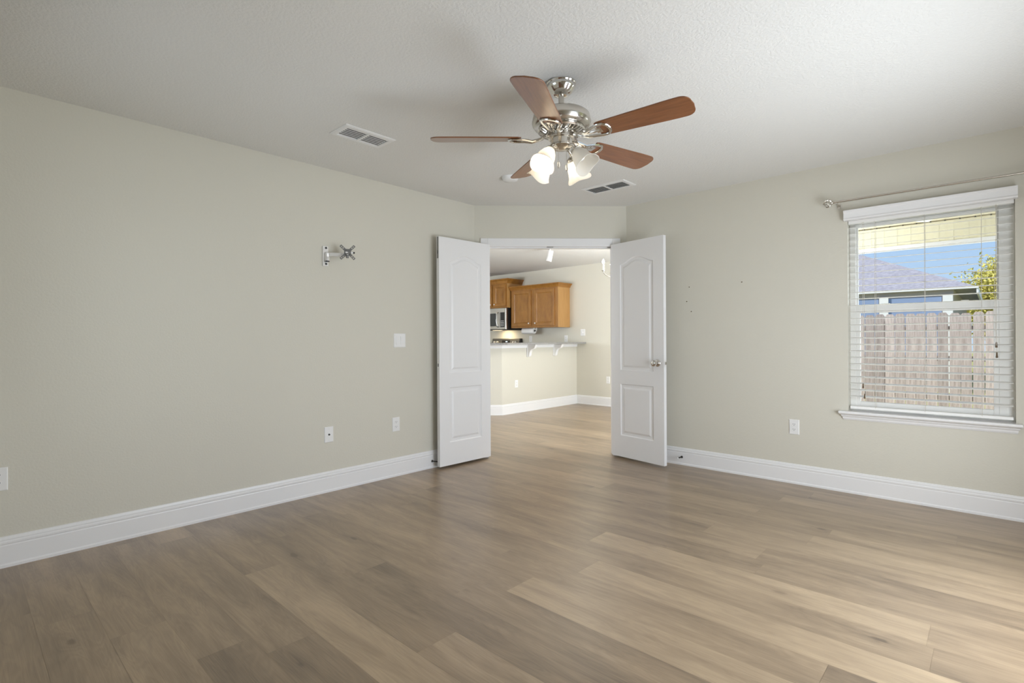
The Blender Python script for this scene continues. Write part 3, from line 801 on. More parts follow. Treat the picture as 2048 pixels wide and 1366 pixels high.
# ------------------------------------------------------------------ ceiling fan
FX, FY = -1.606, 2.106
fan = empty('ceiling_fan', (FX, FY, H), 0, 'five-blade ceiling fan with walnut blades, nickel housing and four glass shades', 'ceiling fan')
def fz(z): return z - H
T = Matrix.Translation
MB().lathe([(0.074, fz(2.44)), (0.076, fz(2.434)), (0.072, fz(2.428)), (0.073, fz(2.420)), (0.070, fz(2.411)), (0.061, fz(2.401)), (0.058, fz(2.396)), (0.050, fz(2.387)), (0.042, fz(2.381)), (0.037, fz(2.378)), (0.020, fz(2.376))], None, 40).build('canopy', M['chrome'], fan, smooth=True)
MB().lathe([(0.014, fz(2.385)), (0.014, fz(2.280))], None, 18).build('downrod', M['nickel'], fan, smooth=True)
MB().lathe([(0.020, fz(2.300)), (0.026, fz(2.292)), (0.100, fz(2.288)), (0.130, fz(2.282)), (0.142, fz(2.272)), (0.146, fz(2.258)), (0.147, fz(2.244)), (0.149, fz(2.242)), (0.149, fz(2.238)), (0.147, fz(2.235)), (0.146, fz(2.226)), (0.136, fz(2.214)), (0.108, fz(2.205)), (0.02, fz(2.200))], None, 56).build('motor_housing', M['nickel'], fan, smooth=True)
# openwork ring under the motor
b = MB()
b.lathe([(0.118, fz(2.206)), (0.122, fz(2.196)), (0.116, fz(2.190)), (0.108, fz(2.196)), (0.118, fz(2.206))], None, 48, False, False)
b.lathe([(0.060, fz(2.204)), (0.064, fz(2.186)), (0.056, fz(2.178)), (0.052, fz(2.204))], None, 40, False, False)
for k in range(30):
    a = 2 * PI * k / 30
    b.tube([(0.060 * math.cos(a), 0.060 * math.sin(a), fz(2.186)), (0.088 * math.cos(a + .12), 0.088 * math.sin(a + .12), fz(2.184)), (0.116 * math.cos(a + .16), 0.116 * math.sin(a + .16), fz(2.197))], 0.0036, 6)
b.build('flywheel_ring', M['chrome'], fan, smooth=True)
MB().lathe([(0.06, fz(2.200)), (0.062, fz(2.166)), (0.066, fz(2.163)), (0.066, fz(2.157)), (0.055, fz(2.154)), (0.055, fz(2.126)), (0.058, fz(2.123)), (0.058, fz(2.117)), (0.044, fz(2.108)), (0.014, fz(2.103)), (0.001, fz(2.102))], None, 40).build('switch_housing', M['nickel'], fan, smooth=True)
# blades and blade irons
BZ = 2.158
def blade_mesh():
    b = MB(); outl = []
    n = 10
    x0, x1 = 0.205, 0.660
    half = lambda x: 0.056 + 0.016 * min(1, (x - x0) / 0.36)
    rc = 0.045; hw = half(x1)
    pts = [(x0, -0.050), (x0 + 0.015, -0.056)]
    pts += [(x0 + 0.05 + (x1 - rc - x0 - 0.05) * i / n, -half(x0 + 0.05 + (x1 - rc - x0 - 0.05) * i / n)) for i in range(n + 1)]
    for i in range(1, 9):
        a = -PI / 2 + PI / 2 * i / 8
        pts.append((x1 - rc + rc * math.cos(a), -(hw - rc) + rc * math.sin(a)))
    pts += [(x1 + 0.004, 0)]
    pts += [(p[0], -p[1]) for p in reversed(pts[:-1])]
    b.prism([(p[0], p[1], -0.003) for p in pts], (0, 0, 0.006))
    return b
def iron_mesh():
    b = MB()
    # arm from the flywheel out to the blade and a rounded open shield under the blade root
    for s in (-1, 1):
        b.tube([(0.058, s * 0.010, 0.030), (0.10, s * 0.012, 0.000), (0.15, s * 0.020, -0.014), (0.185, s * 0.034, -0.009), (0.215, s * 0.044, -0.007), (0.245, s * 0.043, -0.007), (0.262, s * 0.024, -0.007), (0.266, 0, -0.007)], [0.010, 0.0095, 0.009, 0.0085, 0.008, 0.0075, 0.0075, 0.0075], 8, 0.75)
    b.tube([(0.075, 0, 0.020), (0.12, 0, -0.008), (0.19, 0, -0.009), (0.215, 0, -0.007)], [0.010, 0.008, 0.007, 0.004], 8, 0.6)
    b.box((0.196, -0.020, -0.007), (0.226, 0.020, -0.003))
    return b
rotsf = [YAW + R(-36.0 + 72 * k) for k in range(5)]
bl = ir = sc_ = None
for k, a in enumerate(rotsf):
    rot = Matrix.Translation((0, 0, fz(BZ))) @ Matrix.Rotation(a, 4, 'Z') @ Matrix.Rotation(R(-12), 4, 'X')
    if bl is None:
        bl = blade_mesh().build('blade', M['blade'], fan, bevel=0.0015)
        ir = iron_mesh().build('blade_iron', M['chrome'], fan, smooth=True)
        B_, I_ = bl, ir
    else:
        B_ = bl.copy(); COL.objects.link(B_); I_ = ir.copy(); COL.objects.link(I_)
    B_.matrix_local = rot; I_.matrix_local = rot
# light kit
def shade_profile():
    out = [(0.024, 0.0), (0.027, -0.010), (0.036, -0.028), (0.043, -0.050), (0.047, -0.072), (0.053, -0.092), (0.064, -0.110)]
    inn = [(r - 0.003, z) for r, z in reversed(out)]
    return out, inn
for k in range(4):
    a = YAW + R(45 + 90 * k) + R(2)
    lit = k != 3
    di = Vector((math.cos(a), math.sin(a), 0))
    base = di * 0.088 + Vector((0, 0, fz(2.078)))
    axis = (di * 0.62 + Vector((0, 0, -0.80))).normalized()
    q = axis.to_track_quat('-Z', 'Y').to_matrix().to_4x4(); q.translation = base
    hb = MB(); hb.tube([di * 0.030 + Vector((0, 0, fz(2.114))), di * 0.060 + Vector((0, 0, fz(2.114))), di * 0.080 + Vector((0, 0, fz(2.102))), base], 0.008, 10)
    hb.lathe([(0.014, 0.012), (0.026, 0.004), (0.028, -0.006), (0.025, -0.008)], q, 24)
    hold = hb.build('lamp_arm', M['nickel'], fan, smooth=True)
    o_, i2 = shade_profile()
    # scalloped bell: the rim waves a little like the glass in the photo
    sb = MB(); n = 40; rings = []
    for r, z in o_ + i2:
        fl = max(0.0, (-z - 0.07) / 0.04)
        rings.append([(r * (1 + 0.05 * fl * math.cos(3 * 2 * PI * i / n)) * math.cos(2 * PI * i / n), r * (1 + 0.05 * fl * math.cos(3 * 2 * PI * i / n)) * math.sin(2 * PI * i / n), z - 0.006 * fl * math.cos(3 * 2 * PI * i / n)) for i in range(n)])
    sb.rings(rings, True, False, False, q)
    sh = sb.build('lamp_shade', M['shade'], fan, smooth=True)
    bb = MB().lathe([(0.010, -0.004), (0.011, -0.020), (0.016, -0.032), (0.021, -0.044), (0.020, -0.056), (0.012, -0.066), (0.001, -0.069)], q, 20)
    bo = bb.build('bulb', M['bulb'] if lit else M['bulb_off'], fan, smooth=True)
    if not lit: bo['label'] = 'unlit bulb'
    if lit:
        lp_ = Vector((FX, FY, H)) + (q @ Vector((0, 0, -0.088)))
        light('fan_lamp', 'POINT', lp_, 4.5, (1.0, 0.84, 0.62), radius=0.02)
# pull chains with clear pendants
for dx, zb_ in ((0.022, 1.985), (-0.018, 2.000)):
    d3 = rt * dx - fwd * 0.03
    c = MB().cyl((d3.x, d3.y, fz(2.104)), (d3.x, d3.y, fz(zb_ + 0.03)), 0.0012, n=6).build('pull_chain', M['nickel'], fan)
    MB().lathe([(0.002, 0.034), (0.006, 0.028), (0.008, 0.012), (0.005, 0.002), (0.001, 0)], T((d3.x, d3.y, fz(zb_))), 12).build('pendant', M['crystal'], c, smooth=True)

# ------------------------------------------------------------------ door stops and nails
def door_stop(loc, d, label):
    root = empty('door_stop', loc, 0, label, 'door stop', 'spring door stops on the baseboards')
    d = Vector(d).normalized()
    b = MB(); b.cyl((0, 0, 0), d * 0.006, 0.011, 0.009, 14); b.cyl(d * 0.006, d * 0.066, 0.004, 0.004, 10)
    for k in range(9): b.cyl(d * (0.010 + k * 0.006), d * (0.013 + k * 0.006), 0.0056, 0.0056, 12)
    b.build('spring', M['darkmetal'], root, smooth=True)
    MB().cyl(d * 0.066, d * 0.078, 0.007, 0.006, 14).build('rubber_tip', M['plate'], root)
door_stop((XL + 0.0125, 2.905, 0.062), (1, 0.35, 0), 'dark spring door stop on the left baseboard beside the open door')
door_stop((-2.075, YR - 0.0125, 0.072), (-0.1, -1, 0), 'spring door stop with white tip on the right baseboard')
for px, (x, z), lb in ((0, (-2.003, 1.603), 'topmost of the three nail holes near the right door'), (1, (-2.026, 1.475), 'middle one of the three nail holes near the right door'),
                       (2, (-1.985, 1.383), 'lowest of the three nail holes near the right door'), (3, (-1.547, 1.612), 'lone nail hole on the right wall between door and window')):
    n_ = MB().lathe([(0.0045, 0), (0.0045, 0.0025), (0.002, 0.006), (0.0005, 0.0062)], Matrix.Rotation(R(90), 4, 'X'), 10).build('wall_nail', M['tassel'], None, loc=(x, YR, z))
    tag(n_, 'tiny dark ' + lb, 'nail', 'small nail marks on the right wall')

# ------------------------------------------------------------------ kitchen beyond the doorway
XB = -5.44                                                          # bar front
bd = Vector((-math.cos(YAW), -math.sin(YAW), 0))                    # return of the bar
B1 = Vector((XB, 5.632, 0)); B2 = B1 + bd * 0.62; B3 = B2 + Vector((-1, 0, 0)) * 0.9
IN = 0.13
B1i = B1 + Vector((-IN, 0.055, 0)); B2i = B2 + Vector((-0.055, IN, 0)); B3i = B3 + Vector((0, IN, 0))
b = MB(); fp = [Vector((XB, YK, 0)), B1, B2, B3, B3i, B2i, B1i, Vector((XB - IN, YK, 0))]
hw_ = MB()
def strip_wall(bld, outer, inner, z0, z1):
    for i in range(len(outer) - 1):
        q4 = [outer[i], outer[i + 1], inner[i + 1], inner[i]]
        bld.rings([[p + Vector((0, 0, z0)) for p in q4], [p + Vector((0, 0, z1)) for p in q4]])
outer = [Vector((XB, YK, 0)), B1, B2, B3]; inner = [Vector((XB - IN, YK, 0)), B1i, B2i, B3i]
strip_wall(hw_, outer, inner, 0, 1.058)
struct(hw_.build('wall_bar', M['wall']), 'pale half wall of the breakfast bar')
sweep('baseboard_bar', [B3, B2, B1, (XB, YK, 0)][::-1], BPROF, M['trim'], 'white baseboard around the breakfast bar')
sweep('baseboard_kitchen', [(XD, YK, 0), (XB + 0.018, YK, 0)], BPROF, M['trim'], 'white baseboard along the far kitchen wall')
BAND = [(0, 1.008), (0.012, 1.008), (0.012, 1.040), (0.022, 1.048), (0.022, 1.058), (0, 1.058)]
sweep('trim_4', [B3, B2, B1, (XB, YK, 0)][::-1], BAND, M['trim'], 'white moulding under the bar counter')
def off(p, d, v): return p + d * v
OH = 0.205
o1 = [Vector((XB + OH, YK - 0.002, 0)), B1 + Vector((OH, -0.09, 0)), B2 + Vector((OH * 0.45, -OH, 0)), B3 + Vector((0, -OH, 0))]
i1 = [p + v for p, v in zip(inner, (Vector((-0.03, 0, 0)), Vector((-0.03, 0.012, 0)), Vector((-0.012, 0.03, 0)), Vector((0, 0.03, 0))))]
ctp = MB(); strip_wall(ctp, o1, i1, 1.0592, 1.088)
bc = ctp.build('bar_counter', M['granite']); tag(bc, 'speckled grey stone counter on top of the breakfast bar', 'counter')
def corbel(y, label):
    pts = [(0, 1.054), (0.175, 1.054), (0.178, 1.042), (0.168, 1.034), (0.165, 1.020), (0.150, 1.000), (0.125, 0.990), (0.095, 0.982), (0.070, 0.960), (0.056, 0.925), (0.050, 0.890), (0.040, 0.868), (0, 0.862)]
    b = MB(); b.prism([(x, -0.028, z - 0.96) for x, z in pts], (0, 0.056, 0))
    b.box((0, -0.036, 0.862 - 0.96), (0.018, 0.036, 1.054 - 0.96))
    b.box((0, -0.036, 1.046 - 0.96), (0.186, 0.036, 1.057 - 0.96))
    o = b.build('corbel', M['trim'], None, loc=(XB + 0.0, y, 0.96), bevel=0.003)
    tag(o, label, 'corbel', 'white corbels under the bar counter')
corbel(6.232, 'white scrolled corbel under the bar counter, nearer the bar corner')
corbel(6.905, 'white scrolled corbel under the bar counter, nearer the far wall')
outlet('bar', 5.953, 0.452, 'white outlet low on the front of the breakfast bar')
outlet('kitchen', -4.79, 0.444, 'white outlet low on the far kitchen wall beside the right door')
outlet('kitchen', -6.515, 1.146, 'white outlet over the kitchen counter below the paper towels')
outlet('kitchen', -5.672, 1.150, 'white outlet over the kitchen counter at the cabinet end')
root, mm = plate_root('light_switch', 'kitchen', -5.303, 1.256, 'white light switch on the far kitchen wall right of the cabinets', 'light switch')
plate_body(mm, 0.095, 0.117).build('cover_plate', M['plate'], root, world=True)
f = MB(); f.box((-0.006, 0.006, -0.012), (0.006, 0.014, 0.012), mm); f.build('toggle', M['plate'], root, world=True)

# wall cabinets
def crown(bld, x0, x1, y0, y1, z0, z1, left=True):
    """flared crown around front and ends; y1 is the wall"""
    pr = [(0.0, z0), (0.010, z0), (0.014, z0 + 0.010), (0.030, z0 + (z1 - z0) * 0.55), (0.052, z1 - 0.012), (0.055, z1), (0, z1)]
    rs = []
    for px, py, dx, dy in ((x0, y1, -1, 0), (x0, y0, -1, -1), (x1, y0, 1, -1), (x1, y1, 1, 0)):
        rs.append([Vector((px + dx * o_, py + dy * o_, z)) for o_, z in pr])
    bld.rings(rs)
def cab_door(x0, x1, z0, z1, y, parent, knob_x, knob_z):
    """frame-and-panel door whose face looks to -Y"""
    b = MB(); f = 0.055; t = 0.02
    O = [(x0, z0), (x1, z0), (x1, z1), (x0, z1)]
    def lp(i, d): return [Vector((p[0] + i * sx, y - t + d, p[1] + i * sz)) for p, (sx, sz) in zip(O, ((1, 1), (-1, 1), (-1, -1), (1, -1)))]
    b.rings([[Vector((p[0], y, p[1])) for p in O], lp(0, 0.004), lp(0.004, 0), lp(f, 0), lp(f + 0.004, 0.007), lp(f + 0.012, 0.010), lp(f + 0.014, 0.008)])
    d = b.build('door', M['oak'], parent, world=True)
    k = MB().lathe([(0.006, 0), (0.006, 0.010), (0.014, 0.016), (0.015, 0.022), (0.008, 0.028), (0.001, 0.029)], Matrix.Translation((knob_x, y - t, knob_z)) @ Matrix.Rotation(R(90), 4, 'X'), 16)
    k.build('knob', M['silver'], d, world=True, smooth=True)
def wall_cabinet(x0, x1, y0, z0, z1, zc, doors, label):
    root = empty('wall_cabinet', ((x0 + x1) / 2, (y0 + YK) / 2, z0), 0, label, 'cabinet', 'oak kitchen wall cabinets')
    b = MB().box((x0, y0, z0), (x1 - 0.004, YK, z1)); b.build('carcass', M['oak'], root, world=True)
    s = MB().box((x1 - 0.004, y0, z0 - 0.0), (x1, YK, z1)); sp = s.build('side_panel', M['oak_side'], root, world=True)
    c = MB(); crown(c, x0, x1, y0, YK, z1 - 0.012, zc); c.build('crown', M['oak'], root, world=True)
    for d in doors: cab_door(*d[:4], y0, root, d[4], d[5])
CYF = 7.205
wall_cabinet(-6.708, -5.585, CYF, 1.352, 2.072, 2.130, ((-6.668, -6.205, 1.385, 2.035, -6.24, 1.432), (-6.125, -5.66, 1.385, 2.035, -6.09, 1.432)), 'honey oak two-door wall cabinet over the breakfast bar')
wall_cabinet(-7.480, -6.735, 7.13, 1.742, 2.215, 2.290, ((-7.45, -7.13, 1.772, 2.185, -7.16, 1.81), (-7.085, -6.765, 1.772, 2.185, -7.05, 1.81)), 'smaller, taller-set honey oak cabinet above the microwave')
# microwave
mw = empty('microwave', (-7.1, 7.3, 1.32), 0, 'stainless over-range microwave with black window below the oak cabinet', 'microwave')
MB().box((-7.480, 7.135, 1.318), (-6.738, YK, 1.740)).build('casing', M['black'], mw, world=True)
MB().box((-7.480, 7.095, 1.332), (-6.738, 7.135, 1.735)).build('front', M['steel'], mw, world=True, bevel=0.004)
MB().box((-7.440, 7.091, 1.392), (-6.985, 7.0955, 1.640)).build('window', M['ovenglass'], mw, world=True)
cp = MB().box((-6.885, 7.091, 1.372), (-6.778, 7.0955, 1.655)).build('control_panel', M['black'], mw, world=True)
b = MB()
for i in range(4):
    for j in range(3): b.box((-6.868 + j * 0.028, 7.0895, 1.395 + i * 0.03), (-6.850 + j * 0.028, 7.0912, 1.407 + i * 0.03))
b.build('buttons', M['plate'], cp, world=True)
b = MB(); b.tube([(-6.945, 7.094, 1.655), (-6.945, 7.055, 1.635), (-6.945, 7.045, 1.52), (-6.945, 7.055, 1.395), (-6.945, 7.094, 1.375)], 0.012, 12)
b.build('handle', M['steel'], mw, world=True, smooth=True)
MB().box((-7.25, 7.25, 1.3155), (-7.05, 7.32, 1.3185)).build('work_lamp', emit('lit_work_lamp', (1.0, 0.82, 0.55), 4), mw, world=True)
light('work_lamp_light', 'AREA', (-7.10, 7.36, 1.310), 2.2, (1.0, 0.78, 0.46), (0, 0.25, -1), 0.18, 0.07)
# range
rg = empty('kitchen_range', (-7.1, 7.2, 0), 0, 'stainless range with slanted control panel and round knobs behind the bar', 'range')
MB().box((-7.478, 6.88, 0), (-6.716, 7.52, 0.905)).build('body', M['steel'], rg, world=True)
MB().box((-7.478, 6.88, 0.905), (-6.716, 7.45, 0.920)).build('cooktop', M['ovenglass'], rg, world=True)
MB().box((-7.40, 6.862, 0.25), (-6.79, 6.88, 0.72)).build('oven_door', M['ovenglass'], rg, world=True)
MB().cyl((-7.38, 6.835, 0.77), (-6.81, 6.835, 0.77), 0.011).build('handle', M['steel'], rg, world=True, smooth=True)
bk = MB(); bk.prism([(-7.478, 7.43, 0.92), (-7.478, 7.53, 0.92), (-7.478, 7.53, 1.157), (-7.478, 7.475, 1.157)], (0.735, 0, 0))
pnl = bk.build('control_panel', M['darksteel'], rg, world=True, bevel=0.004)
MB().prism([(-6.743, 7.432, 0.92), (-6.743, 7.53, 0.92), (-6.743, 7.53, 1.158), (-6.743, 7.476, 1.158)], (0.027, 0, 0)).build('end_cap', M['black'], rg, world=True)
sl_ = math.atan2(0.045, 0.237)
def onpanel(x, z, o=0.0): return Vector((x, 7.43 + (z - 0.92) * 0.045 / 0.237 - o, z))
b = MB(); b.rings([[onpanel(-7.20, 1.04, -0.001), onpanel(-6.985, 1.04, -0.001), onpanel(-6.985, 1.125, -0.001), onpanel(-7.20, 1.125, -0.001)], [onpanel(-7.20, 1.04, 0.003), onpanel(-6.985, 1.04, 0.003), onpanel(-6.985, 1.125, 0.003), onpanel(-7.20, 1.125, 0.003)]])
ds = b.build('display', M['black'], rg, world=True)
b = MB(); b.rings([[onpanel(-7.10, 1.088, 0.0025), onpanel(-7.05, 1.088, 0.0025), onpanel(-7.05, 1.104, 0.0025), onpanel(-7.10, 1.104, 0.0025)], [onpanel(-7.10, 1.088, 0.004), onpanel(-7.05, 1.088, 0.004), onpanel(-7.05, 1.104, 0.004), onpanel(-7.10, 1.104, 0.004)]])
b.build('clock', M['clock'], ds, world=True)
for x in (-7.40, -7.32, -6.88, -6.815):
    p = onpanel(x, 1.085)
    MB().cyl(p, p + Vector((0, -0.03, 0.004)), 0.021, 0.018, 18).build('knob', M['silver'], rg, world=True, smooth=True)
# lower cabinet and worktop behind the bar
bc_ = empty('base_cabinet', (-6.15, 7.2, 0), 0, 'honey oak base cabinet behind the breakfast bar', 'cabinet')
MB().box((-6.71, 6.94, 0.09), (XB - IN - 0.006, YK - 0.01, 0.875)).build('carcass', M['oak'], bc_, world=True)
MB().box((-6.71, 6.99, 0.0), (XB - IN - 0.006, YK - 0.01, 0.09)).build('toe_kick', M['black'], bc_, world=True)
cab_door(-6.69, -6.16, 0.12, 0.85, 6.94, bc_, -6.20, 0.80); cab_door(-6.13, -5.60, 0.12, 0.85, 6.94, bc_, -6.09, 0.80)
wt = MB().box((-6.712, 6.915, 0.8752), (XB - IN - 0.004, YK, 0.908)).build('worktop', M['granite']); tag(wt, 'grey stone worktop behind the breakfast bar', 'worktop')
# paper towels on an under-cabinet holder
ph = empty('paper_towel_holder', (-6.36, 7.34, 1.352), 0, 'slim under-cabinet paper towel holder below the oak cabinet', 'paper towel holder')
for x in (-6.535, -6.195): MB().box((x - 0.004, 7.33, 1.288), (x + 0.004, 7.35, 1.352)).build('bracket', M['silver'], ph, world=True)
MB().cyl((-6.54, 7.34, 1.296), (-6.19, 7.34, 1.296), 0.006, n=12).build('bar', M['darkmetal'], ph, world=True)
b = MB(); n = 32; q = Matrix.Translation((-6.525, 7.34, 1.296)) @ Matrix.Rotation(R(90), 4, 'Y')
b.lathe([(0.017, 0), (0.054, 0), (0.055, 0.002), (0.055, 0.278), (0.054, 0.280), (0.017, 0.280), (0.017, 0)], q, 32, False, False)
pt = b.build('paper_towel_roll', M['paper'], None, smooth=True, loc=(0, 0, 0)); tag(pt, 'white paper towel roll hanging under the oak cabinet', 'paper towel roll')
b = MB(); b.lathe([(0.0165, 0.0), (0.0165, 0.2805), (0.007, 0.2805), (0.007, 0.0)], q, 24, False, False); tb = b.build('core', M['slot'], pt)

# ceiling spotlight
sp = empty('ceiling_spotlight', (-4.62, 5.78, H), 0, 'white cylinder spotlight tilted down from the kitchen ceiling', 'spotlight')
MB().lathe([(0.060, 0), (0.058, -0.014), (0.045, -0.020), (0.001, -0.021)], None, 28).build('canopy', M['plate'], sp, smooth=True)
MB().cyl((0.0, 0.0, -0.02), (0.0, 0.0, -0.055), 0.008).build('stem', M['plate'], sp)
ax = (rt * -0.22 + Vector((0, 0, -1))).normalized()
MB().cyl(Vector((0, 0, -0.050)) - ax * 0.005 + rt * 0.012, Vector((0, 0, -0.050)) + ax * 0.150 + rt * 0.012, 0.036, 0.040, 24).build('lamp_head', M['plate'], sp, smooth=True)

# chandelier
cx_, cy_ = -3.364, 5.61
ch = empty('chandelier', (cx_, cy_, H), 0, 'nickel candle chandelier over the dining area beyond the right door', 'chandelier')
def hz_(z): return z - H
MB().lathe([(0.06, 0), (0.055, -0.018), (0.02, -0.03), (0.001, -0.03)], None, 24).build('canopy', M['chrome'], ch, smooth=True)
MB().lathe([(0.006, -0.03), (0.006, hz_(2.16)), (0.016, hz_(2.14)), (0.010, hz_(2.08)), (0.020, hz_(2.02)), (0.012, hz_(1.94)), (0.026, hz_(1.90)), (0.010, hz_(1.86)), (0.001, hz_(1.84))], None, 20).build('column', M['chrome'], ch, smooth=True)
for k in range(5):
    a = YAW + PI + R(4) + 2 * PI * k / 5
    d3 = Vector((math.cos(a), math.sin(a), 0)); rr = 0.225
    arm = MB(); arm.tube([d3 * 0.015 + Vector((0, 0, hz_(1.91)))] + [d3 * (0.015 + (rr - 0.015) * math.sin(PI / 2 * t)) + Vector((0, 0, hz_(1.892 + 0.078 * (1 - math.cos(PI / 2 * t)) - 0.004 * math.sin(PI * t)))) for t in (0.2, 0.4, 0.6, 0.75, 0.9, 1.0)], 0.005, 8)
    arm.lathe([(0.006, -0.004), (0.020, 0.002), (0.022, 0.008), (0.010, 0.008)], T(d3 * rr + Vector((0, 0, hz_(1.972)))), 18)
    am = arm.build('arm', M['chrome'], ch, smooth=True)
    MB().lathe([(0.011, 0), (0.011, 0.085)], T(d3 * rr + Vector((0, 0, hz_(1.978)))), 16).build('candle_sleeve', M['plate'], am)
    MB().lathe([(0.006, 0), (0.014, 0.014), (0.016, 0.026), (0.010, 0.046), (0.002, 0.060)], T(d3 * rr + Vector((0, 0, hz_(2.063)))), 16).build('bulb', M['flame_bulb'], am, smooth=True)
light('chandelier_lamp', 'POINT', (cx_, cy_, 2.10), 50, (1.0, 0.93, 0.82), radius=0.12)

# patio door of the dining room (unseen side light source, real opening)
pd = empty('window_4', (XD + 0.05, 5.65, 0.02), 0, 'glass patio door of the dining room', None, None, 'structure')
b = MB()
for y0, y1, z0, z1 in ((4.75, 4.81, .02, 2.1), (6.49, 6.55, .02, 2.1), (5.62, 5.68, .08, 2.04), (4.81, 6.49, .02, .08), (4.81, 6.49, 2.04, 2.1)): b.box((XD + 0.03, y0, z0), (XD + 0.07, y1, z1))
b.build('frame', M['vinyl'], pd, world=True)
MB().box((XD + 0.048, 4.81, .08), (XD + 0.052, 5.62, 2.04)).build('pane', M['glass'], pd, world=True)
MB().box((XD + 0.048, 5.68, .08), (XD + 0.052, 6.49, 2.04)).build('pane', M['glass'], pd, world=True)

# ------------------------------------------------------------------ outdoors
g = MB(); g.poly([(-40, YR + 0.16, -0.26), (30, YR + 0.16, -0.26), (30, 60, -0.26), (-40, 60, -0.26)]); struct(g.build('ground', M['lawn']), 'sunlit lawn outside')
g = MB().box((XD + 0.1, YR + 0.16, -0.25), (2.6, 7.6, -0.10)); struct(g.build('patio_slab', M['concrete']), 'concrete patio slab outside the window')
pc_ = MB().box((XD + 0.1, YR + 0.16, 2.43), (2.6, 7.50, 2.50)); struct(pc_.build('patio_ceiling', M['stucco']), 'cream patio ceiling outside the window')
b = MB()
b.box((XD + 0.1, 7.395, 2.195), (2.6, 7.49, 2.415))
x = XD + 0.14; 
while x < 2.5:
    b.box((x, 7.388, 2.196), (x + 0.052, 7.396, 2.412)); x += 0.1235
bm_ = struct(b.build('patio_beam', M['soffit']), 'cream ribbed beam along the patio edge')
b = MB().box((XD + 0.1, 7.385, 2.150), (2.6, 7.50, 2.1945)); b.build('fascia_strip', M['fascia'], bm_)
b = MB(); x = XD + 0.367
while x < 2.4:
    b.prism([(x - 0.010, 7.392, 2.4155), (x + 0.010, 7.392, 2.4155), (x, 7.392, 2.4295)], (0, 0.01, 0)); x += 0.1235
b.build('panel_gaps', M['shadow_gap'], bm_)
# patio fan, only a blade shows under the valance
pf = empty('patio_fan', (-0.36, 6.10, 2.43), 0, 'white patio ceiling fan outside, one blade showing under the blind valance', 'ceiling fan')
MB().lathe([(0.06, 0), (0.055, -0.03), (0.014, -0.04), (0.014, -0.08), (0.09, -0.09), (0.10, -0.13), (0.06, -0.16), (0.001, -0.165)], None, 28).build('motor', M['plate'], pf, smooth=True)
for k in range(5):
    bb = MB().prism([(0.08, -0.03, 0), (0.16, -0.05, 0), (0.50, -0.062, 0), (0.53, -0.03, 0), (0.53, 0.03, 0), (0.50, 0.062, 0), (0.16, 0.05, 0), (0.08, 0.03, 0)], (0, 0, 0.006)).build('blade', M['plate'], pf)
    bb.matrix_local = T((0, 0, -0.135)) @ Matrix.Rotation(PI + R(2) + k * 2 * PI / 5, 4, 'Z') @ Matrix.Rotation(R(10), 4, 'X')

# picket fence
FYy, gz = 11.3, -0.26
fn = empty('wooden_fence', (-1.0, FYy, gz), 0, 'weathered grey dog-eared picket fence across the yard', 'fence')
pick = None; rnd = random.Random(3)
x = -4.0
while x < 2.6:
    zt = 1.545 + rnd.uniform(-0.012, 0.012) - gz
    if pick is None:
        pts = [(-0.069, 0, 0), (0.069, 0, 0), (0.069, 0, 1.765), (0.042, 0, 1.805), (-0.042, 0, 1.805), (-0.069, 0, 1.765)]
        pick = MB().prism(pts, (0, 0.018, 0)).build('picket', M['fence'], fn); o = pick
    else:
        o = pick.copy(); COL.objects.link(o)
    o.location = (x + 1.0, rnd.uniform(-0.003, 0.003), zt - 1.805 + 0.0)
    o.rotation_euler = (0, rnd.uniform(-0.004, 0.004), 0)
    x += 0.1465
for z in (0.35, 1.0, 1.5):
    MB().box((-3.1, 0.022, z), (3.6, 0.06, z + 0.085)).build('rail', M['fence'], fn)
for xx in (-2.9, -0.5, 1.9):
    MB().box((xx, 0.062, 0), (xx + 0.09, 0.15, 1.7)).build('post', M['fence'], fn)

# neighbour's house
HYy = 17.0
hs = empty('neighbour_house', (-6.0, HYy, gz), 0, 'neighbouring house with grey hip roof and white posts beyond the fence', 'house')
ex, ez = -0.30, 2.37
x0h, dep, sl = -12.0, 9.0, 0.50
r_ = MB()
rh = dep / 2 * sl
c4 = [Vector((x0h, HYy, ez)), Vector((ex, HYy, ez)), Vector((ex, HYy + dep, ez)), Vector((x0h, HYy + dep, ez))]
k0, k1_ = Vector((x0h + dep / 2, HYy + dep / 2, ez + rh)), Vector((ex - dep / 2, HYy + dep / 2, ez + rh))
vs = [r_.bm.verts.new(p) for p in c4 + [k0, k1_]]
for f in ((0, 1, 5, 4), (1, 2, 5), (2, 3, 4, 5), (3, 0, 4), (3, 2, 1, 0)): r_.bm.faces.new([vs[i] for i in f])
r_.build('roof', M['shingle'], hs, world=True)
MB().box((x0h, HYy - 0.02, ez - 0.035), (ex + 0.02, HYy + 0.04, ez + 0.01)).build('fascia', M['housewhite'], hs, world=True)
MB().box((ex - 0.02, HYy, ez - 0.15), (ex + 0.02, HYy + dep, ez + 0.01)).build('side_fascia', M['housewhite'], hs, world=True)
MB().box((x0h + 0.5, HYy + 0.13, gz), (ex - 0.45, HYy + dep - 0.4, ez - 0.02)).build('wall', M['housewall'], hs, world=True)
for xa, xb in ((-6.0, -4.3), (-3.9, -2.30), (-2.08, -0.98)):
    MB().box((xa, HYy + 0.10, 0.6), (xb, HYy + 0.13, 2.17)).build('window', M['houseglass'], hs, world=True)
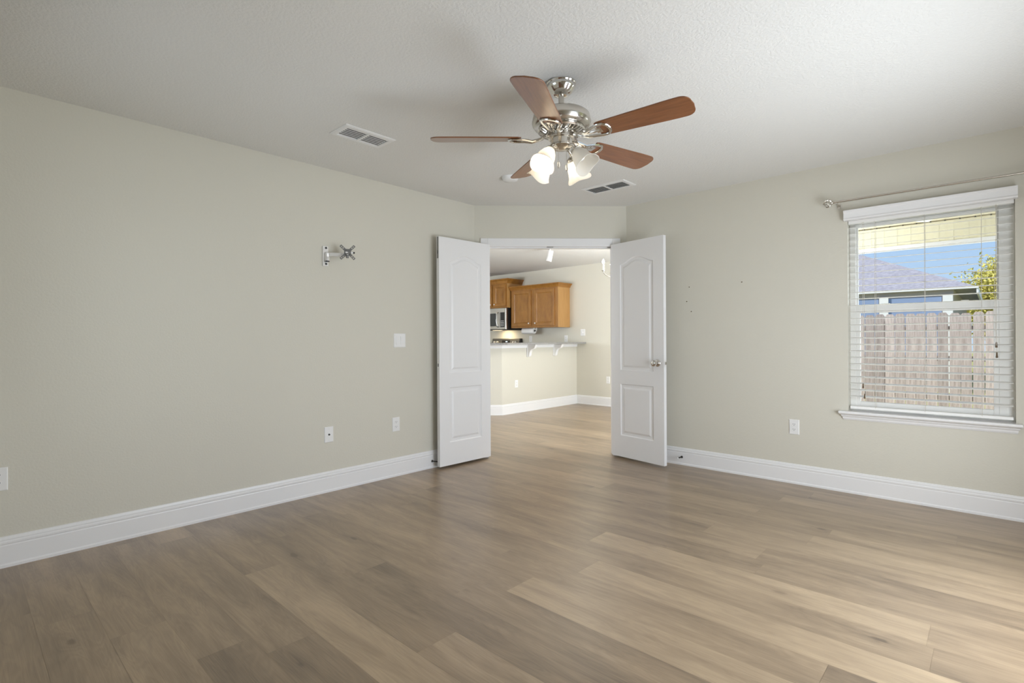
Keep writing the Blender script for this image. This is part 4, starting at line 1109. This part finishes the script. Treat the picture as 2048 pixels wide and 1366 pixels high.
for xa in (-4.2, -2.25, -0.93):
    MB().box((xa - 0.03, HYy + 0.05, gz), (xa + 0.17, HYy + 0.13, 2.22)).build('post', M['housewhite'], hs, world=True)

# tree beyond the house corner
tr = empty('yard_tree', (0.95, 28.6, gz), 0, 'yellow-green leafy tree beyond the corner of the neighbouring roof', 'tree')
b = MB(); b.tube([(0, 0, 0), (0.05, 0, 1.2), (-0.05, 0.1, 2.4), (0.1, 0, 3.6)], [0.16, 0.13, 0.10, 0.05], 10)
rnd = random.Random(9)
tips = []
for k in range(22):
    a = rnd.uniform(0, 2 * PI); z0 = rnd.uniform(1.0, 3.2); l = rnd.uniform(0.8, 1.9)
    p1 = Vector((math.cos(a) * l, math.sin(a) * l, z0 + rnd.uniform(0.3, 1.1)))
    b.tube([(0, 0, z0), (p1.x * 0.5, p1.y * 0.5, z0 + 0.45), p1], [0.05, 0.03, 0.012], 6); tips.append(p1); tips.append(Vector((p1.x * .6, p1.y * .6, z0 + 0.6)))
for p in ((-1.85, 0, 2.55), (-1.5, .2, 2.9), (-1.6, -.2, 2.7), (-1.2, 0, 3.4), (-0.9, .2, 3.9), (-0.6, -.1, 4.2), (-1.0, -.3, 3.0), (-0.9, 0, 2.4), (-0.6, .2, 1.9), (-0.5, -.3, 3.4)): tips.append(Vector(p))
b.build('trunk', M['bark'], tr, smooth=True)
lf = MB()
for tp in tips + [Vector((rnd.uniform(-.6, .6), rnd.uniform(-.6, .6), rnd.uniform(2.6, 4.3))) for _ in range(10)]:
    for k in range(480):
        p = tp + Vector((rnd.gauss(0, .36), rnd.gauss(0, .36), rnd.gauss(0, .26)))
        q = Quaternion((rnd.gauss(0, 1), rnd.gauss(0, 1), rnd.gauss(0, 1), rnd.gauss(0, 1))).normalized().to_matrix()
        s = rnd.uniform(0.045, 0.095)
        lf.poly([p + q @ Vector((s, 0, 0)), p + q @ Vector((0, s * .5, s * .1)), p + q @ Vector((-s, 0, 0)), p + q @ Vector((0, -s * .5, s * .1))])
lf.build('foliage', M['leaf'], tr)
